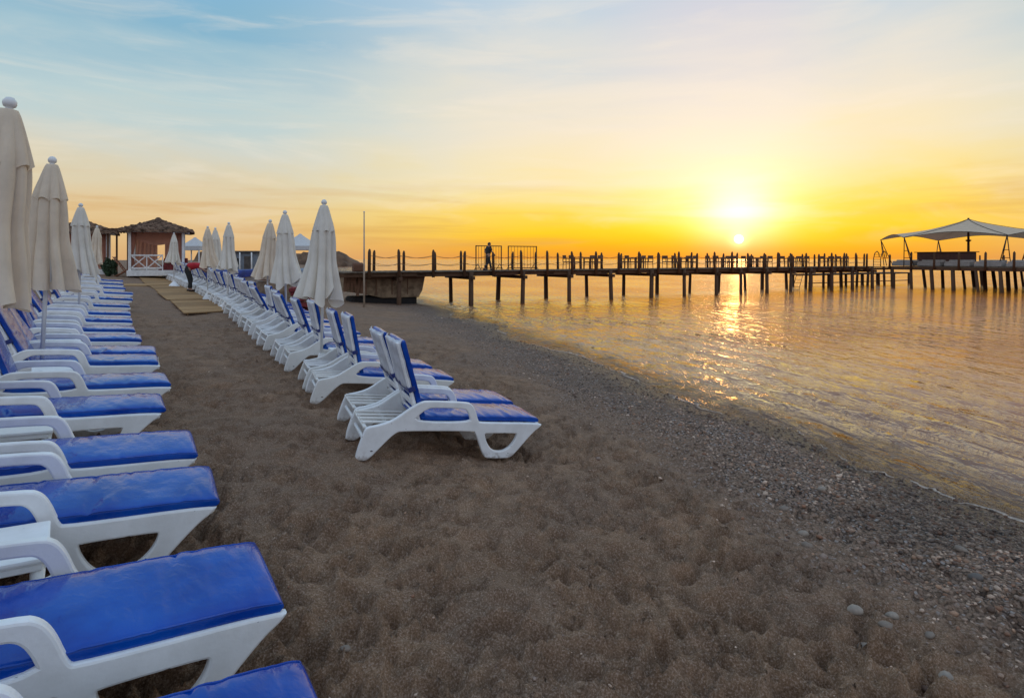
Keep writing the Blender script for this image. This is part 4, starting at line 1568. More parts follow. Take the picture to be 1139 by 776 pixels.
shrub(122, 35.2, 0.75, 1.05, 'dark green leafy shrub between the left gazebo post and the wooden chair', 3)


# white tents behind
def marquee(px0, px1, pyT, pyE, Y, label, dark=True):
    xa, xb = at(px0, Y, 0).x, at(px1, Y, 0).x
    zt, ze = zpx(pyT, Y), zpx(pyE, Y)
    xc = (xa + xb) / 2
    w = (xb - xa)
    g = gz(xc, Y)
    t = empty('marquee', (xc, Y, g), 0, label, 'marquee')
    h = w / 2
    zt -= g
    ze -= g
    P = np.zeros((13, 48, 3))
    for i in range(13):
        q = i / 12
        for k in range(48):
            a = 2 * math.pi * k / 48
            sq = 1 / max(abs(math.cos(a)), abs(math.sin(a)))
            rad = (0.05 + (h - 0.05) * q) * sq
            P[i, k] = (rad * math.cos(a), rad * math.sin(a), zt - (zt - ze) * q ** 0.85)
    link_mesh('roof_membrane', grid_mesh('roof_membrane', P, closed_u=True, smooth=False), M['tent2'], t)
    b = MB()
    for s in (-1, 1):
        b.box((0, s * (h - 0.02), ze - 0.16), (2 * h, 0.02, 0.30))
        b.box((s * (h - 0.02), 0, ze - 0.16), (0.02, 2 * h - 0.08, 0.30))
    b.build('valance', M['tent2'], t)
    for sx in (-1, 1):
        for sy in (-1, 1):
            MB().tube([(sx * (h - 0.1), sy * (h - 0.1), 0), (sx * (h - 0.1), sy * (h - 0.1), ze)], 0.05, 8).build('leg', M['pole'], t)
    return t


M['tent2'] = simple_mat('pale_grey_membrane', (0.56, 0.55, 0.53), 0.7, 0.08)
marquee(316, 352, 260, 274, 46.0, 'pale grey pointed marquee behind the two nearest white umbrellas of the right row')
marquee(206, 228, 264, 274, 44.0, 'small pale marquee between the middle gazebo and the bending person\'s umbrellas')

# low blue-grey hut and beached boats behind the right row
Y = 52.0
xa, xb = at(258, Y, 0).x, at(294, Y, 0).x
g = gz((xa + xb) / 2, Y)
t = empty('beach_hut', ((xa + xb) / 2, Y, g), 0, 'low blue grey hut with flat brown roof, between the umbrellas of the right row', 'hut')
w = xb - xa
ht = zpx(281, Y) - g
MB().box((0, 0, ht / 2), (w, 3.0, ht)).build('wall', M['shed'], t)
MB().box((0, 0, ht + 0.07), (w + 0.6, 3.6, 0.14), None, 0.02).build('roof', M['roofing'], t)
b = MB()
b.box((-0.5, -1.51, ht * 0.62), (0.8, 0.05, 0.6))
fr = MB().box((0.7, -1.515, ht * 0.45), (0.7, 0.05, ht * 0.8)).build('door', M['roofing'], t)
b.build('window', M['dark'], t)
for sx in (-0.42, 0.05, 0.40):
    MB().tube([(sx * w, -1.9, 0), (sx * w, -1.9, ht)], 0.06, 8).build('veranda_post', M['white_paint'], t)


def rowboat(px, py_top, Y, L, rz, label, deckmat, hullmat):
    X = (px - CX) / FPX * Y
    g = gz(X, Y)
    t = empty('rowing_boat', (X, Y, g), rz, label, 'boat')
    H = zpx(py_top, Y) - g
    n, m = 25, 13
    P = np.zeros((n, m, 3))
    for i in range(n):
        u = -1 + 2 * i / (n - 1)
        wd = 0.72 * (1 - abs(u) ** (2.2 if u > 0 else 5)) ** 0.6 if abs(u) < 1 else 0.0
        sheer = H * (0.93 + 0.12 * u * u)
        keel = 0.10 + 0.30 * max(0, u) ** 3
        for j in range(m):
            a = math.pi * j / (m - 1)
            P[i, j] = (u * L / 2, -wd * math.cos(a) * (1 if abs(math.cos(a)) < .98 else 1), keel + (sheer - keel) * (1 - math.sin(a)) ** 0.55)
    h = link_mesh('hull', grid_mesh('hull', P), hullmat, t)
    h.modifiers.new('thick', 'SOLIDIFY').thickness = 0.03
    # tarpaulin over the top, hanging down over the gunwale
    Q = np.zeros((n, 13, 3))
    for i in range(n):
        u = -0.97 + 1.94 * i / (n - 1)
        wd = 0.72 * (1 - abs(u) ** (2.2 if u > 0 else 5)) ** 0.6 + 0.05
        sheer = H * (0.93 + 0.12 * u * u) + 0.03
        for j in range(13):
            v = -1 + 2 * j / 12
            vv = max(-1, min(1, v * 1.35))
            drop = 0.34 * max(0, abs(v) - 0.74) / 0.26
            Q[i, j] = (u * L / 2, vv * wd, sheer + 0.10 * (1 - vv * vv) - drop + 0.012 * math.sin(9 * u + 4 * v))
    link_mesh('tarpaulin', grid_mesh('tarpaulin', Q), deckmat, t)
    return t


rowboat(261, 301, 31.5, 3.0, R(4), 'beached pale boat under a navy tarpaulin, behind the bending person', M['navy'], M['tent2'])
rowboat(334, 299, 34.0, 2.6, R(25), 'grey green covered boat between the two nearest white umbrellas', M['shed'], M['hull'])

# low olive bunker wall with a brown plank top, left of the pier end
Y = 24.0
xa, xb = at(289, Y, 0).x, at(349, Y, 0).x
g = gz((xa + xb) / 2, Y)
ht = zpx(313, Y) - g
t = empty('low_wall', ((xa + xb) / 2, Y, g), R(8), 'low olive grey wall with a brown plank top, behind the right row of loungers', 'wall')
MB().box((0, 0, ht / 2 - 0.1), (xb - xa, 0.35, ht + 0.2), None, 0.015).build('wall_face', M['hull'], t)
MB().box((0, -0.02, ht + 0.075), (xb - xa + 0.15, 0.50, 0.06), None, 0.01).build('plank_top', M['brown'], t)

# heap of dark red cushions in front of it
p = unproj(334, 338)
t = empty('cushion_heap', (p.x, 20.5, gz(p.x, 20.5)), 0.2, 'heap of dark red folded cushions beside the nearest white umbrella of the right row', 'cushions')
t.location.x = at(334, 20.5, 0).x
r = random.Random(5)
for k in range(6):
    me = cushion(0.66, 0.46, 0.15, 200 + k, 0.03)
    c = link_mesh('cushion', me, M['red'], t)
    c.location = (-0.38 + r.uniform(-.1, .12) + (0.2 if k % 2 else 0), r.uniform(-.12, .12), 0.02 + 0.13 * k)
    c.rotation_euler = (r.uniform(-.2, .2), r.uniform(-.2, .2), r.uniform(-.6, .6))

# grey litter bin at the head of the right row
p = at(247.5, 26.5, 0)
t = empty('litter_bin', (p.x, 26.5, gz(p.x, 26.5)), 0, 'grey round litter bin among the loungers, right of the bending person', 'bin')
MB().lathe([(0, 0), (0.18, 0), (0.20, 0.1), (0.215, 0.86), (0.205, 0.88), (0, 0.86)], 20).build('drum', M['greybin'], t)
MB().lathe([(0.205, 0.0), (0.225, 0.0), (0.225, 0.035), (0.205, 0.04), (0.205, 0.0)], 20, (0, 0, 0.862)).build('rim', M['greybin'], t)

# pink towel over a lounger of the right row
o5, d5, s5 = right_org[13]
pt = Vector((o5.x, o5.y)) + d5 * 1.1
rows = []
for i in range(12):
    u = i / 11
    rows.append([(0.95 * (v / 13 - 0.5), -0.36 + 0.72 * u,
                  0.47 + 0.012 * math.sin(5 * u + v) - 0.16 * max(0, abs(2 * u - 1) - 0.85) / 0.15) for v in range(14)])
tw = link_mesh('beach_towel', grid_mesh('beach_towel', np.array(rows)), M['pink'])
tw.matrix_world = ground_matrix(pt.x, pt.y, math.atan2(d5.y, d5.x), 0.03)
tw.modifiers.new('thick', 'SOLIDIFY').thickness = 0.008
tag(tw, 'pink towel lying on a lounger beside the grey litter bin', 'towel')

M['mastpaint'] = simple_mat('weathered_mast_paint', (0.42, 0.34, 0.26), 0.6, 0.2, 3.0)
# pale mast with thin top
p = at(405, 25.5, 0)
t = empty('mast', (p.x, 25.5, gz(p.x, 25.5)), 0, 'tall thin pale mast standing on the beach in front of the pier\'s landward end', 'mast')
zt = zpx(236, 25.5) - gz(p.x, 25.5)
MB().tube([(0, 0, -0.1), (0, 0, zt * 0.5), (0, 0, zt)], [0.045, 0.036, 0.024], 10).build('pole', M['mastpaint'], t)
MB().lathe([(0, 0.05), (0.04, 0.03), (0.04, 0), (0, -0.01)], 8, (0, 0, zt)).build('cap', M['pole'], t)

# ------------------------------------------------------------------ pier
DIR = Vector((0.880, 0.475, 0)).normalized()
NRM = Vector((-DIR.y, DIR.x, 0))
A0 = Vector((-2.2, 30.1, 0))       # a point of the near edge
DECK = 1.36
PW = 3.2


def on_line(px, off=0.0):
    """point of the pier's straight edge (set back by off) met by the sight plane of this column"""
    k = (px - CX) / FPX
    o = A0 + NRM * off
    d = (k * o.y - o.x) / (DIR.x - k * DIR.y)
    return o + DIR * d


pier = empty('pier', A0, 0, 'long dark wooden pier on piles with rope railings, running out to sea', 'pier')


def P(v, z=0.0):
    return Vector((v.x - A0.x, v.y - A0.y, z))


start, end = on_line(383), on_line(991)
rotz = math.atan2(DIR.y, DIR.x)
L = (end - start).length
# deck planks, across the pier
m = MB()
n = int(L / 0.155)
for k in range(n):
    c = start + DIR * (k + 0.5) * L / n + NRM * PW / 2
    m.box(P(c, DECK - 0.022 + random.uniform(-.006, .006)), (0.142, PW + random.uniform(0.0, 0.10), 0.045), (0, 0, rotz))
m.build('deck', M['deck'], pier)
# stringers in overlapping lengths
for offs in (0.12, PW - 0.12):
    pos = 0.0
    k = 0
    while pos < L:
        ln = min(3.85, L - pos)
        c = start + DIR * (pos + ln / 2) + NRM * offs
        MB().box(P(c, DECK - 0.145 - 0.03 * (k % 2)), (ln + 0.5, 0.10, 0.18), (0, R(random.uniform(-.25, .25)), rotz), 0.008).build('stringer', M['pier'], pier)
        pos += 3.85
        k += 1
pile_near = [444, 524, 582, 633, 679, 725, 761, 797, 824, 853, 880, 902, 925, 948, 970]
pile_far = [449, 501, 555, 607, 652, 694, 731, 768, 800, 828, 848, 874, 897, 916, 935, 954, 966, 983]
for pxs, offs in ((pile_near, 0.0), (pile_far, PW)):
    for px in pxs:
        c = on_line(px, offs)
        j = Vector((random.uniform(-.06, .06), random.uniform(-.06, .06), 0))
        pr = random.uniform(0.105, 0.14)
        b = MB()
        b.tube([P(c + j * 2.2, -3.0), P(c + j * 1.2, -0.5), P(c, DECK - 0.05)], [pr * 1.05, pr, pr * 0.95], 12)
        b.build('pile', M['pier'], pier)
# cross heads under the deck
for px in pile_near:
    c = on_line(px) + NRM * PW / 2
    MB().box(P(c, DECK - 0.36), (0.16, PW + 0.7, 0.18), (0, 0, rotz), 0.01).build('cross_beam', M['pier'], pier)
post_near = [410.6, 444, 482, 516.4, 549, 580, 609, 636.5, 663, 688, 710.6, 732, 755, 775, 795, 814, 832, 850, 865, 881, 896.6, 910.7, 925, 939, 952, 964]
post_far = [415.8, 449, 484, 512.8, 541, 570, 596, 620.6, 646, 669, 690.5, 712, 733, 751, 769, 787, 804.5, 819.6, 836, 852, 867, 879.6, 893, 906, 917, 930, 941.7, 953, 961]


def post_line(pxs, offs):
    tops = []
    for px in pxs:
        c = on_line(px, offs + (-0.09 if offs < 1 else 0.09))
        hh = 1.08 + random.uniform(-.05, .08)
        jx = Vector((random.uniform(-.04, .04), random.uniform(-.03, .03), 0))
        b = MB()
        b.tube([P(c, DECK - 0.30), P(c + jx * .6, DECK + hh - 0.16), P(c + jx, DECK + hh - 0.04), P(c + jx, DECK + hh)], [0.082, 0.075, 0.05, 0.012], 10)
        b.build('post', M['pier'], pier)
        tops.append((c + jx, hh))
    for lvl in (0.82, 0.42):
        pts = []
        for (a, ha), (b_, hb) in zip(tops, tops[1:]):
            for q in range(6):
                f = q / 6
                c = a.lerp(b_, f)
                pts.append(P(c, DECK + lvl - 0.13 * 4 * f * (1 - f)))
        pts.append(P(tops[-1][0], DECK + lvl))
        MB().tube(pts, 0.011, 5).build('rope', M['rope'], pier)


post_line(post_near, 0.0)
post_line(post_far, PW)

# hull-like barge lying under the landward end
bq = on_line(472, 0.9)
aq = on_line(384, 0.9)
t = empty('beached_barge', (aq + bq) / 2, rotz, 'olive brown flat sided barge hull stranded under the landward end of the pier', 'barge')
hl = (bq - aq).length / 2
tp, bt = DECK - 0.25, 0.02
prof = [(-hl, tp), (hl + 0.05, tp), (hl - 0.10, bt + 0.35), (hl - 0.30, bt), (-hl * 0.1, bt), (-hl * 0.55, bt + 0.25), (-hl, bt + 0.38)]
o = plate('hull', prof, [], 1.9, 0.03, M['hull'], t)
o.location.y = 0.95
MB().box((0, -0.03, tp - 0.06), (2 * hl, 0.06, 0.12), None, 0.01).build('rubbing_strake', M['brown'], t)
for f in (-0.25, 0.15, 0.55):
    MB().box((hl * f, -0.02, (tp + bt) / 2 + 0.06), (0.05, 0.035, tp - bt - 0.22), None, 0.006).build('rib', M['brown'], t)
b = MB()
r = random.Random(3)
for k in range(7):
    b.box((-hl - 0.02 + 0.16 * k, -0.08 - 0.012 * k, 0.86 - 0.05 * k + r.uniform(-.05, .05)), (0.15, 0.035, 0.85 + r.uniform(-.2, .2)), (r.uniform(-.08, .08), r.uniform(-.25, .25), 0))
b.build('broken_planks', M['brown'], t)
MB().box((0.0, 0.9, bt - 0.2), (2 * hl - 0.7, 1.6, 0.55), None, 0.1).build('hull_shade_block', M['dark'], t)  # black block that paints the dark shade below the hull

# brown sack on the deck near the mast
c = on_line(399, 1.2)
me = cushion(0.5, 0.36, 0.36, 77, 0.10)
sk = link_mesh('sack', me, M['wicker'])
sk.location = (c.x - 0.3, c.y, DECK + 0.002)
sk.rotation_euler = (0, 0, 0.5)
tag(sk, 'dark brown lumpy sack on the pier deck behind the mast', 'sack')

# two tall metal barriers
for px0, px1, lab in ((529, 558, 'left of two tall metal bar panels standing on the pier, behind the walking person'),
                      (565, 597, 'right of two tall metal bar panels standing on the pier, empty of people')):
    a, b_ = on_line(px0, 2.2), on_line(px1, 2.2)
    t = empty('metal_barrier', ((a.x + b_.x) / 2, (a.y + b_.y) / 2, DECK), rotz, lab, 'barrier', 'tall metal barriers on the pier')
    w = (b_ - a).length
    hh = 1.42
    f = MB()
    f.box((0, 0, hh - 0.03), (w, 0.05, 0.05))
    f.box((0, 0, 0.10), (w, 0.05, 0.05))
    for s in (-1, 1):
        f.box((s * (w / 2 - 0.025), 0.001, hh / 2), (0.05, 0.048, hh))
    f.build('frame', M['metal'], t)
    nb = 9
    g = MB()
    for k in range(1, nb):
        g.tube([(-w / 2 + w * k / nb, 0, 0.1), (-w / 2 + w * k / nb, 0, hh - 0.03)], 0.011, 6)
    g.build('bars', M['metal'], t)
    for s in (-1, 1):
        MB().tube([(s * w * 0.42, -0.45, 0.02), (s * w * 0.42, 0, 0.35), (s * w * 0.42, 0.45, 0.02)], 0.02, 6).build('foot', M['metal'], t)


# chairs and tables on the pier
def make_pier_chair():
    t = empty('dining_chair')
    MB().box((0, 0, 0.44), (0.50, 0.50, 0.07), None, 0.015).build('seat', M['wicker'], t)
    b = MB()
    b.box((-0.24, 0, 0.76), (0.04, 0.48, 0.22), (0, R(-8), 0), 0.012)
    b.box((-0.235, -0.22, 0.60), (0.04, 0.04, 0.26))
    b.box((-0.235, 0.22, 0.60), (0.04, 0.04, 0.26))
    b.build('backrest', M['wicker'], t)
    for sy in (-1, 1):
        MB().box((0.0, sy * 0.255, 0.66), (0.46, 0.05, 0.045), None, 0.01).build('armrest', M['wicker'], t)
        MB().box((0.21, sy * 0.25, 0.55), (0.045, 0.044, 0.20)).build('arm_support', M['wicker'], t)
    for sx in (-0.22, 0.22):
        for sy in (-0.22, 0.22):
            MB().tube([(sx, sy, 0.41), (sx * 1.05, sy * 1.05, 0.0)], [0.026, 0.020], 6).build('leg', M['wicker'], t)
    return t


def make_pier_table():
    t = empty('dining_table')
    MB().box((0, 0, 0.735), (0.85, 0.85, 0.04), None, 0.01).build('table_top', M['wicker'], t)
    for sx in (-0.36, 0.36):
        for sy in (-0.36, 0.36):
            MB().box((sx, sy, 0.357), (0.06, 0.06, 0.714)).build('leg', M['wicker'], t)
    return t


pc, ptb = make_pier_chair(), make_pier_table()
first = [True, True]
TABLES = [(648, 'first table right of the pier barriers'), (707, 'second table right of the pier barriers'),
          (757, 'third table right of the pier barriers'), (803, "table left of the sun's reflection"),
          (842, "table right of the sun's reflection"), (884, "table above the low landing's left end"),
          (928, 'last table before the tented platform')]
for px, where in TABLES:
    c = on_line(px, 1.75)
    o = ptb if first[0] else copy_tree(ptb)
    first[0] = False
    o.location = (c.x, c.y, DECK + 0.003)
    o.rotation_euler = (0, 0, rotz)
    tag(o, 'dark square dining table on the pier, the ' + where, 'table', 'dining tables on the pier')
    for e, en in ((-1, 'landward'), (1, 'seaward')):
        for n_, nn_ in ((-1, 'near'), (1, 'far')):
            pos = c + DIR * (e * (0.80 + random.uniform(-.06, .10))) + NRM * (n_ * (0.33 + random.uniform(-.03, .06)))
            ch = pc if first[1] else copy_tree(pc)
            first[1] = False
            ch.location = (pos.x, pos.y, DECK + 0.003)
            ch.rotation_euler = (0, 0, rotz + (0 if e < 0 else math.pi) + random.uniform(-.2, .2))
            tag(ch, 'dark armchair on the %s %s side of the %s' % (en, nn_, where), 'chair', 'dining chairs on the pier')

# ------------------------------------------------------------------ platform at the end, with its tent
Q0 = on_line(988)                 # near corner where the platform meets the pier
Q0 = Vector((Q0.x, Q0.y, 0))
PD = Vector((0.40, -0.916, 0)).normalized()    # long face, coming back towards the camera
PN = Vector((-PD.y, PD.x, 0))                  # away, out to sea
PL = 14.0
PWD = 13.0
platform = empty('bathing_platform', Q0, 0, 'wide dark piled platform at the seaward end of the pier, under the tent', 'platform')
prot = math.atan2(PD.y, PD.x)


def PP(u, v, z=0.0):
    return PD * u + PN * v + Vector((0, 0, z))


DK2 = DECK + 0.03
MB().box(PP(PL / 2, PWD / 2, DK2 - 0.04), (PL, PWD, 0.08), (0, 0, prot), 0.01).build('deck', M['deck'], platform)
for v in (0.08, PWD * 0.33, PWD * 0.66, PWD - 0.08):
    MB().box(PP(PL / 2, v, DK2 - 0.185), (PL + 0.1, 0.14, 0.20), (0, 0, prot), 0.01).build('beam', M['pier'], platform)
u = 0.25
while u < PL:
    for v in (0.1, PWD * 0.33, PWD * 0.66, PWD - 0.1):
        pr = random.uniform(0.10, 0.145)
        lx, ly = random.uniform(0.02, 0.22), random.uniform(-.08, .08)
        MB().tube([PP(u + lx * 2, v + ly, -3.0), PP(u + lx, v + ly * .4, -0.5), PP(u, v, DK2 - 0.2)], [pr, pr, pr * .95], 12).build('pile', M['pier'], platform)
    u += 1.55
u = 0.15
while u < PL + 0.1:
    hh = 1.0 + random.uniform(-.12, .22)
    MB().tube([PP(u, -0.06, DK2 - 0.25), PP(u + .03, -0.06, DK2 + hh - .12), PP(u + .03, -0.06, DK2 + hh)], [0.085, 0.078, 0.012], 10).build('post', M['pier'], platform)
    u += 1.75
u = 0.2
while u < PL:
    MB().tube([PP(u, PWD - .1, DK2 - 0.05), PP(u, PWD - .1, DK2 + 0.95)], [0.08, 0.06], 8).build('post', M['pier'], platform)
    u += 1.9

# tent: peaked membrane with scalloped edges between its corners
tc_ = Q0 + PP(7.3, 5.4)
peakY = tc_.y
# find the centre on the sight line of the peak
k = (1077 - CX) / FPX
best = None
for i in range(200):
    u = i * 0.1
    q = Q0 + PP(u, 5.0)
    if best is None or abs(q.x / q.y - k) < best[0]:
        best = (abs(q.x / q.y - k), u, q)
tu = best[1]
tcn = best[2]
tz = zpx(244, tcn.y)
tent = empty('sail_tent', (tcn.x, tcn.y, DK2), 0, 'pale grey peaked membrane tent stretched over the platform on truss legs', 'tent')
print('tent centre', tcn, 'u', tu, 'peak z', tz)
corners = []
nc = 6
for i in range(nc):
    a = prot + math.pi + R(18) + 2 * math.pi * i / nc
    rr = 7.1
    corners.append((a, rr))
P_ = np.zeros((25, 180, 3))
ze_c, ze_m = zpx(265, tcn.y) - DK2, zpx(262.5, tcn.y) - DK2
zp = tz - DK2
for i in range(25):
    q = i / 24
    for kk in range(180):
        a = 2 * math.pi * kk / 180
        f = ((a - corners[0][0]) / (2 * math.pi / nc)) % 1.0
        e = math.sin(math.pi * f)              # 0 at the corners, 1 between them
        rout = 6.4 - 1.0 * e ** 0.9
        zo = ze_c + (ze_m - ze_c + 0.20) * e
        rad = 0.04 + (rout - 0.04) * q
        zz = zp - (zp - zo) * (q ** 0.80) - 0.12 * math.sin(math.pi * q) + 0.10 * math.sin(math.pi * q) * (1 - e)
        P_[i, kk] = (rad * math.cos(a), rad * math.sin(a), zz)
mem = link_mesh('membrane', grid_mesh('membrane', P_, closed_u=True), M['tent'], tent)
for i in range(nc):
    a = corners[i][0]
    hem = []
    for kk in range(13):
        f = kk / 12
        aa = a + f * 2 * math.pi / nc
        e = math.sin(math.pi * f)
        rad = 6.4 - 1.0 * e ** 0.9
        hem.append((rad * math.cos(aa), rad * math.sin(aa), ze_c + (ze_m - ze_c + 0.20) * e))
    MB().tube(hem, 0.022, 6).build('edge_cable', M['metal'], tent)
    MB().tube([(6.4 * q * math.cos(a), 6.4 * q * math.sin(a), zp - (zp - ze_c) * q ** 0.8 - 0.02 * math.sin(math.pi * q) + 0.03) for q in (0, .1, .25, .45, .7, 1)],
              0.02, 6).build('ridge_cable', M['metal'], tent)
    b = MB()
    tip = Vector((6.35 * math.cos(a), 6.35 * math.sin(a), ze_c))
    tan = Vector((-math.sin(a), math.cos(a), 0))
    out = Vector((math.cos(a), math.sin(a), 0))
    ft = [tip - out * 0.35 + tan * 0.38, tip - out * 0.35 - tan * 0.38, tip - out * 0.95]
    for f_ in ft:
        f_ = Vector((f_.x, f_.y, 0.0))
        b.tube([f_, tip], 0.032, 6)
    b.build('truss_leg', M['metal'], tent)
    lt = MB()
    for h0 in (0.3, 0.55):
        pts = [Vector((f_.x, f_.y, 0)).lerp(tip, h0) for f_ in ft]
        for q in range(3):
            lt.tube([pts[q], pts[(q + 1) % 3]], 0.025, 5)
    lt.build('brace', M['metal'], tent)
MB().tube([(0, 0, 0), (0, 0, zp + 0.12)], [0.10, 0.07], 12).build('mast', M['barwood'], tent)
MB().lathe([(0.08, 0.0), (0.2, 0.10), (0.2, 0.15), (0.08, 0.2)], 12, (0, 0, zp * 0.52)).build('collar', M['barwood'], tent)

# dark red bar block below the mast
a = Q0 + PP(tu - 2.0, 1.9)
bar = empty('bar_counter', (a.x + PD.x * 2.0, a.y + PD.y * 2.0, DK2), prot, 'long dark red bar counter on the platform under the tent\'s peak', 'bar')
MB().box((0, 0, 0.76), (3.9, 0.9, 0.74), None, 0.02).build('front_panel', M['barwood'], bar)
MB().box((0, 0, 1.163), (4.2, 1.15, 0.06), None, 0.012).build('counter_top', M['brown'], bar)
for sx in (-1.75, 0, 1.75):
    MB().box((sx, 0, 0.195), (0.2, 0.7, 0.386)).build('leg', M['barwood'], bar)

# low white sofas along the platform edge
SOF = None
M['sofa'] = simple_mat('grey_sofa_canvas', (0.33, 0.30, 0.27), 0.85, 0.15)
uu = 0.9
names = ['first', 'second', 'third', 'fourth', 'fifth', 'sixth']
for k in range(6):
    pos = Q0 + PP(uu, 0.75)
    if SOF is None:
        SOF = empty('lounge_sofa')
        MB().box((0, 0, 0.17), (1.75, 0.75, 0.26), None, 0.03).build('base', M['sofa'], SOF)
        MB().box((0, 0.03, 0.365), (1.68, 0.66, 0.12), None, 0.035, 2).build('seat_cushion', M['sofa'], SOF)
        MB().box((0, 0.36, 0.42), (1.75, 0.15, 0.24), None, 0.04, 2).build('backrest', M['sofa'], SOF)
        o = SOF
    else:
        o = copy_tree(SOF)
    o.location = (pos.x, pos.y, DK2 + 0.001)
    o.rotation_euler = (0, 0, prot)
    tag(o, 'low pale sofa on the platform edge, %s from the end where the pier joins' % names[k], 'sofa', 'pale sofas along the platform edge')
    uu += 2.05

# low landing beyond the pier
LD = 0.62
l0, l1 = on_line(889, PW + 1.2), on_line(1003, PW + 1.2)
Lc = (l0 + l1) / 2
land = empty('low_landing', (Lc.x, Lc.y, 0), rotz, 'low wooden bathing landing behind the outer pier piles', 'landing')
ll = (l1 - l0).length
MB().box((0, 0, LD), (ll, 1.8, 0.12), None, 0.01).build('deck', M['pier'], land)
MB().box((0, -0.85, LD - 0.72), (ll, 0.08, 0.07)).build('lower_rail', M['pier'], land)
nn_ = 7
for k in range(nn_):
    for sy in (-0.8, 0.8):
        x = -ll / 2 + 0.3 + (ll - 0.6) * k / (nn_ - 1)
        MB().tube([(x, sy, -3.0), (x, sy, LD - 0.062)], 0.10, 10).build('pile', M['pier'], land)
b = MB()
for sy in (-0.3, 0.3):
    b.tube([(-ll / 2 - 0.55, sy, -0.8), (-ll / 2 + 0.12, sy, LD + 0.14)], 0.025, 6)
for k in range(4):
    f = 0.25 + 0.2 * k
    b.tube([(-ll / 2 - 0.55 + 0.67 * f, -0.3, -0.8 + (LD + .94) * f), (-ll / 2 - 0.55 + 0.67 * f, 0.3, -0.8 + (LD + .94) * f)], 0.02, 6)
b.build('ladder', M['metal'], land)

# arched tubular ladder at the platform corner
c = on_line(978, 1.0)
t = empty('bathing_ladder', (c.x, c.y, DECK), rotz, 'arched dark metal bathing ladder where the pier meets the platform', 'ladder')
for sy in (-0.3, 0.3):
    MB().tube([(-0.35, sy, 0.0), (-0.32, sy, 0.7), (-0.12, sy, 1.15), (0.2, sy, 1.32), (0.48, sy, 1.15), (0.55, sy, 0.8)], 0.035, 8).build('handrail', M['metal'], t)
b = MB()
for k in range(5):
    b.box((-0.33 + 0.02 * k, 0, 0.15 + 0.22 * k), (0.06, 0.6, 0.03))
b.build('treads', M['metal'], t)


# ------------------------------------------------------------------ people
def skin_mesh(name, verts, edges, radii, sub=2):
    me = bpy.data.meshes.new(name)
    me.from_pydata([Vector(v) for v in verts], edges, [])
    o = bpy.data.objects.new(name, me)
    C.objects.link(o)
    o.modifiers.new('skin', 'SKIN')
    for d, r in zip(me.skin_vertices[0].data, radii):
        d.radius = (r, r) if not isinstance(r, tuple) else r
        d.use_root = False
    me.skin_vertices[0].data[0].use_root = True
    s = o.modifiers.new('sub', 'SUBSURF')
    s.levels = sub
    s.render_levels = sub
    dg = bpy.context.evaluated_depsgraph_get()
    out = bpy.data.meshes.new_from_object(o.evaluated_get(dg))
    out.name = name
    bpy.data.objects.remove(o)
    bpy.data.meshes.remove(me)
    for p in out.polygons:
        p.use_smooth = True
    return out


def hand_mb(mb, wrist, d, side_v, size=0.19, curl=0.5):
    """palm, four unequal curled fingers and a thumb growing from the wrist along d"""
    d = Vector(d).normalized()
    s = Vector(side_v).normalized()
    n = d.cross(s).normalized()
    w = Vector(wrist)
    k = w + d * size * 0.5
    mb.tube([w - d * 0.02, w + d * size * 0.25, k], [0.026, 0.036, 0.034], 8)
    for q, ln in zip((-1.5, -0.5, 0.5, 1.5), (0.40, 0.47, 0.44, 0.34)):
        a = k + s * 0.017 * q - d * 0.02
        b = a + d * size * ln * 0.55
        c = b + (d * (1 - curl) - n * curl).normalized() * size * ln * 0.42
        e = c + (d * (1 - 1.5 * curl) - n * 1.2 * curl).normalized() * size * ln * 0.28
        mb.tube([a, b, c, e], [0.010, 0.0095, 0.009, 0.006], 6)
    a = w + d * size * 0.16 + s * 0.026
    b = a + (d * 0.6 + s * 0.8).normalized() * size * 0.24
    c = b + (d * 0.9 + s * 0.15 - n * 0.3).normalized() * size * 0.18
    mb.tube([a, b, c], [0.013, 0.011, 0.007], 6)


def head_mb(mb, c, fwd, up, r=0.105):
    """egg-shaped head with nose, brow, chin, eyes sockets and ears"""
    fwd = Vector(fwd).normalized()
    up = Vector(up)
    up = (up - fwd * up.dot(fwd)).normalized()
    sd_ = fwd.cross(up)
    c = Vector(c)
    n, m = 18, 20
    rings = []
    for i in range(n + 1):
        th = math.pi * i / n
        ring = []
        for j in range(m):
            a = 2 * math.pi * j / m
            f, s_l, u_ = math.sin(th) * math.cos(a), math.sin(th) * math.sin(a), math.cos(th)
            k = 1.0
            jaw = 1.0 - 0.16 * max(0, -u_)
            ff = f * (1.0 if f > 0 else 1.08)
            nose = 0.26 * math.exp(-((u_ + 0.10) / 0.20) ** 2 - (s_l / 0.16) ** 2) if f > 0 else 0
            eye = -0.08 * math.exp(-((u_ - 0.08) / 0.12) ** 2 - ((abs(s_l) - 0.36) / 0.15) ** 2) if f > 0 else 0
            mouth = -0.05 * math.exp(-((u_ + 0.46) / 0.06) ** 2 - (s_l / 0.25) ** 2) if f > 0 else 0
            chin = 0.10 * math.exp(-((u_ + 0.75) / 0.2) ** 2 - (s_l / 0.3) ** 2) if f > 0 else 0
            p = c + fwd * (ff * 0.95 * jaw + nose + eye + mouth + chin) * r + sd_ * s_l * 0.78 * jaw * r + up * u_ * 1.16 * r
            ring.append(mb.bm.verts.new(p))
        rings.append(ring)
    for A, Bq in zip(rings, rings[1:]):
        for j in range(m):
            f = mb.bm.faces.new((A[j], A[(j + 1) % m], Bq[(j + 1) % m], Bq[j]))
            f.smooth = True
    for s in (-1, 1):
        e = c + sd_ * s * 0.80 * r - fwd * 0.05 * r
        mb.tube([e + up * 0.3 * r, e + sd_ * s * 0.1 * r, e - up * 0.28 * r], [0.012, 0.022, 0.012], 6)


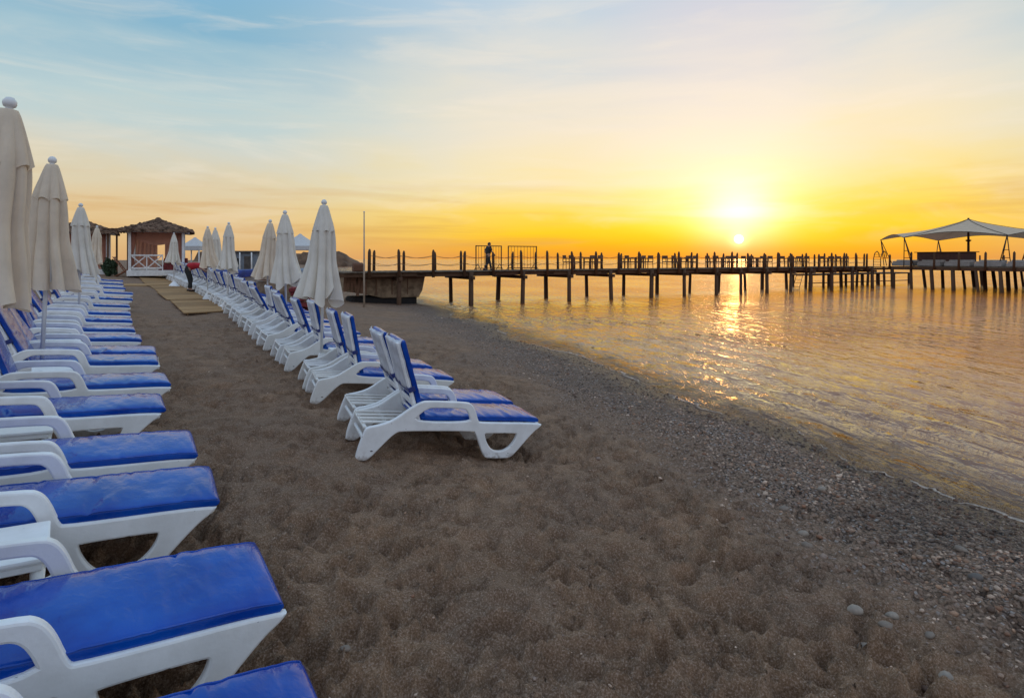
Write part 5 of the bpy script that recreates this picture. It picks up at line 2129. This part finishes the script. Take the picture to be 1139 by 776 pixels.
def hair_mb(mb, c, fwd, up, r=0.112):
    fwd = Vector(fwd).normalized()
    up = Vector(up)
    up = (up - fwd * up.dot(fwd)).normalized()
    sd_ = fwd.cross(up)
    c = Vector(c)
    n, m = 12, 20
    rings = []
    for i in range(n + 1):
        ring = []
        for j in range(m):
            a = 2 * math.pi * j / m
            lim = 1.15 + 0.85 * (0.5 - 0.5 * math.cos(a))     # lower at the nape than over the brow
            th = lim * i / n
            f, s_l, u_ = math.sin(th) * math.cos(a), math.sin(th) * math.sin(a), math.cos(th)
            p = c + fwd * f * 1.03 * r + sd_ * s_l * 0.84 * r + up * u_ * 1.18 * r
            ring.append(mb.bm.verts.new(p))
        rings.append(ring)
    for A, Bq in zip(rings, rings[1:]):
        for j in range(m):
            f = mb.bm.faces.new((A[j], A[(j + 1) % m], Bq[(j + 1) % m], Bq[j]))
            f.smooth = True


def person(loc, rz, pose, label, shirt, trousers, sleeve=0.55):
    t = empty('person', loc, rz, label, 'person')
    J = pose
    # body
    names = ['pelvis', 'belly', 'chest', 'neck', 'headb', 'shL', 'elL', 'wrL', 'shR', 'elR', 'wrR', 'hipL', 'knL', 'anL', 'toL', 'hipR', 'knR', 'anR', 'toR']
    rad = [0.135, 0.125, 0.15, 0.058, 0.055, 0.062, 0.043, 0.030, 0.062, 0.043, 0.030, 0.095, 0.060, 0.042, 0.034, 0.095, 0.060, 0.042, 0.034]
    ix = {n: i for i, n in enumerate(names)}
    ed = [('pelvis', 'belly'), ('belly', 'chest'), ('chest', 'neck'), ('neck', 'headb'), ('chest', 'shL'), ('shL', 'elL'), ('elL', 'wrL'), ('chest', 'shR'),
          ('shR', 'elR'), ('elR', 'wrR'), ('pelvis', 'hipL'), ('hipL', 'knL'), ('knL', 'anL'), ('anL', 'toL'), ('pelvis', 'hipR'), ('hipR', 'knR'), ('knR', 'anR'), ('anR', 'toR')]
    me = skin_mesh('body', [J[n] for n in names], [(ix[a], ix[b]) for a, b in ed], rad)
    mb = MB()
    mb.bm.from_mesh(me)
    bpy.data.meshes.remove(me)
    hc, hf, hu = J['head'], J['hfwd'], J['hup']
    head_mb(mb, hc, hf, hu)
    for s in 'LR':
        w, e = Vector(J['wr' + s]), Vector(J['el' + s])
        hand_mb(mb, w, w - e, (0, -1 if s == 'L' else 1, 0.2), curl=0.55)
    mb.build('body', M['skin'], t)
    # shirt and trousers as slightly larger garments
    sv = ['belly', 'chest', 'shL', 'shR']
    pts = [Vector(J['pelvis']).lerp(Vector(J['belly']), 0.15), Vector(J['belly']), Vector(J['chest']), Vector(J['neck']).lerp(Vector(J['chest']), .55), Vector(J['shL']),
           Vector(J['shL']).lerp(Vector(J['elL']), sleeve), Vector(J['shR']), Vector(J['shR']).lerp(Vector(J['elR']), sleeve)]
    me = skin_mesh('shirt', pts, [(0, 1), (1, 2), (2, 3), (2, 4), (4, 5), (2, 6), (6, 7)], [0.175, 0.17, 0.195, 0.10, 0.095, 0.085, 0.095, 0.085])
    link_mesh('shirt', me, shirt, t)
    pts = [Vector(J['pelvis']), Vector(J['pelvis']).lerp(Vector(J['belly']), 0.35), Vector(J['hipL']), Vector(J['knL']), Vector(J['knL']).lerp(Vector(J['anL']), .92),
           Vector(J['hipR']), Vector(J['knR']), Vector(J['knR']).lerp(Vector(J['anR']), .92)]
    me = skin_mesh('trousers', pts, [(0, 1), (0, 2), (2, 3), (3, 4), (0, 5), (5, 6), (6, 7)], [0.150, 0.146, 0.112, 0.082, 0.070, 0.112, 0.082, 0.070])
    link_mesh('trousers', me, trousers, t)
    for s in 'LR':
        a, b = Vector(J['an' + s]), Vector(J['to' + s])
        dd = (b - a)
        dd.z = 0
        dd.normalize()
        f = MB()
        a0 = Vector((a.x, a.y, 0.045))
        f.tube([a0 - dd * 0.075, a0 - dd * 0.02, a0 + dd * 0.10, a0 + dd * 0.19], [0.035, 0.046, 0.044, 0.026], 8)
        f.build('shoe', M['hair'], t)
    h = MB()
    hair_mb(h, Vector(hc), hf, hu)
    h.build('hair', M['hair'], t)
    return t


bend = dict(pelvis=(-0.14, 0, 0.95), belly=(0.04, 0, 1.05), chest=(0.28, 0, 1.10), neck=(0.45, 0, 1.06), headb=(0.50, 0, 1.02), head=(0.57, 0, 0.96), hfwd=(0.45, 0, -0.9),
            hup=(0.9, 0, 0.45), shL=(0.36, 0.19, 1.06), elL=(0.52, 0.24, 0.82), wrL=(0.74, 0.16, 0.78), shR=(0.36, -0.19, 1.06), elR=(0.55, -0.24, 0.84), wrR=(0.78, -0.14, 0.83),
            hipL=(-0.10, 0.10, 0.90), knL=(0.03, 0.12, 0.49), anL=(-0.06, 0.12, 0.08), toL=(0.09, 0.12, 0.035),
            hipR=(-0.10, -0.10, 0.90), knR=(0.00, -0.12, 0.49), anR=(0.04, -0.13, 0.08), toR=(0.19, -0.13, 0.035))
pp_ = unproj(211.5, 325.5)
person((pp_.x, pp_.y, pp_.z + 0.06), R(24), bend, 'person in red top and dark trousers bending over the loungers by the walkway', M['redshirt'], M['trouser']).scale = (1.12, 1.12, 1.12)

walk = dict(pelvis=(0, 0, 0.95), belly=(0.01, 0, 1.10), chest=(0.04, 0, 1.32), neck=(0.05, 0, 1.48), headb=(0.06, 0, 1.54), head=(0.075, 0, 1.61), hfwd=(1, 0, -0.12),
            hup=(0, 0, 1), shL=(0.03, 0.19, 1.42), elL=(-0.10, 0.24, 1.17), wrL=(-0.02, 0.23, 0.94), shR=(0.05, -0.19, 1.42), elR=(0.12, -0.23, 1.16), wrR=(0.30, -0.19, 1.02),
            hipL=(0, 0.09, 0.90), knL=(0.16, 0.10, 0.50), anL=(0.26, 0.10, 0.085), toL=(0.41, 0.10, 0.05),
            hipR=(0, -0.09, 0.90), knR=(-0.04, -0.10, 0.49), anR=(-0.32, -0.10, 0.13), toR=(-0.19, -0.10, 0.03))
c = on_line(543, 1.3)
person((c.x, c.y, DECK + 0.012), rotz, walk, 'person in dark clothes walking along the pier in front of a metal bar panel', M['trouser'], M['trouser'], 0.9).scale = (0.9, 0.9, 0.9)
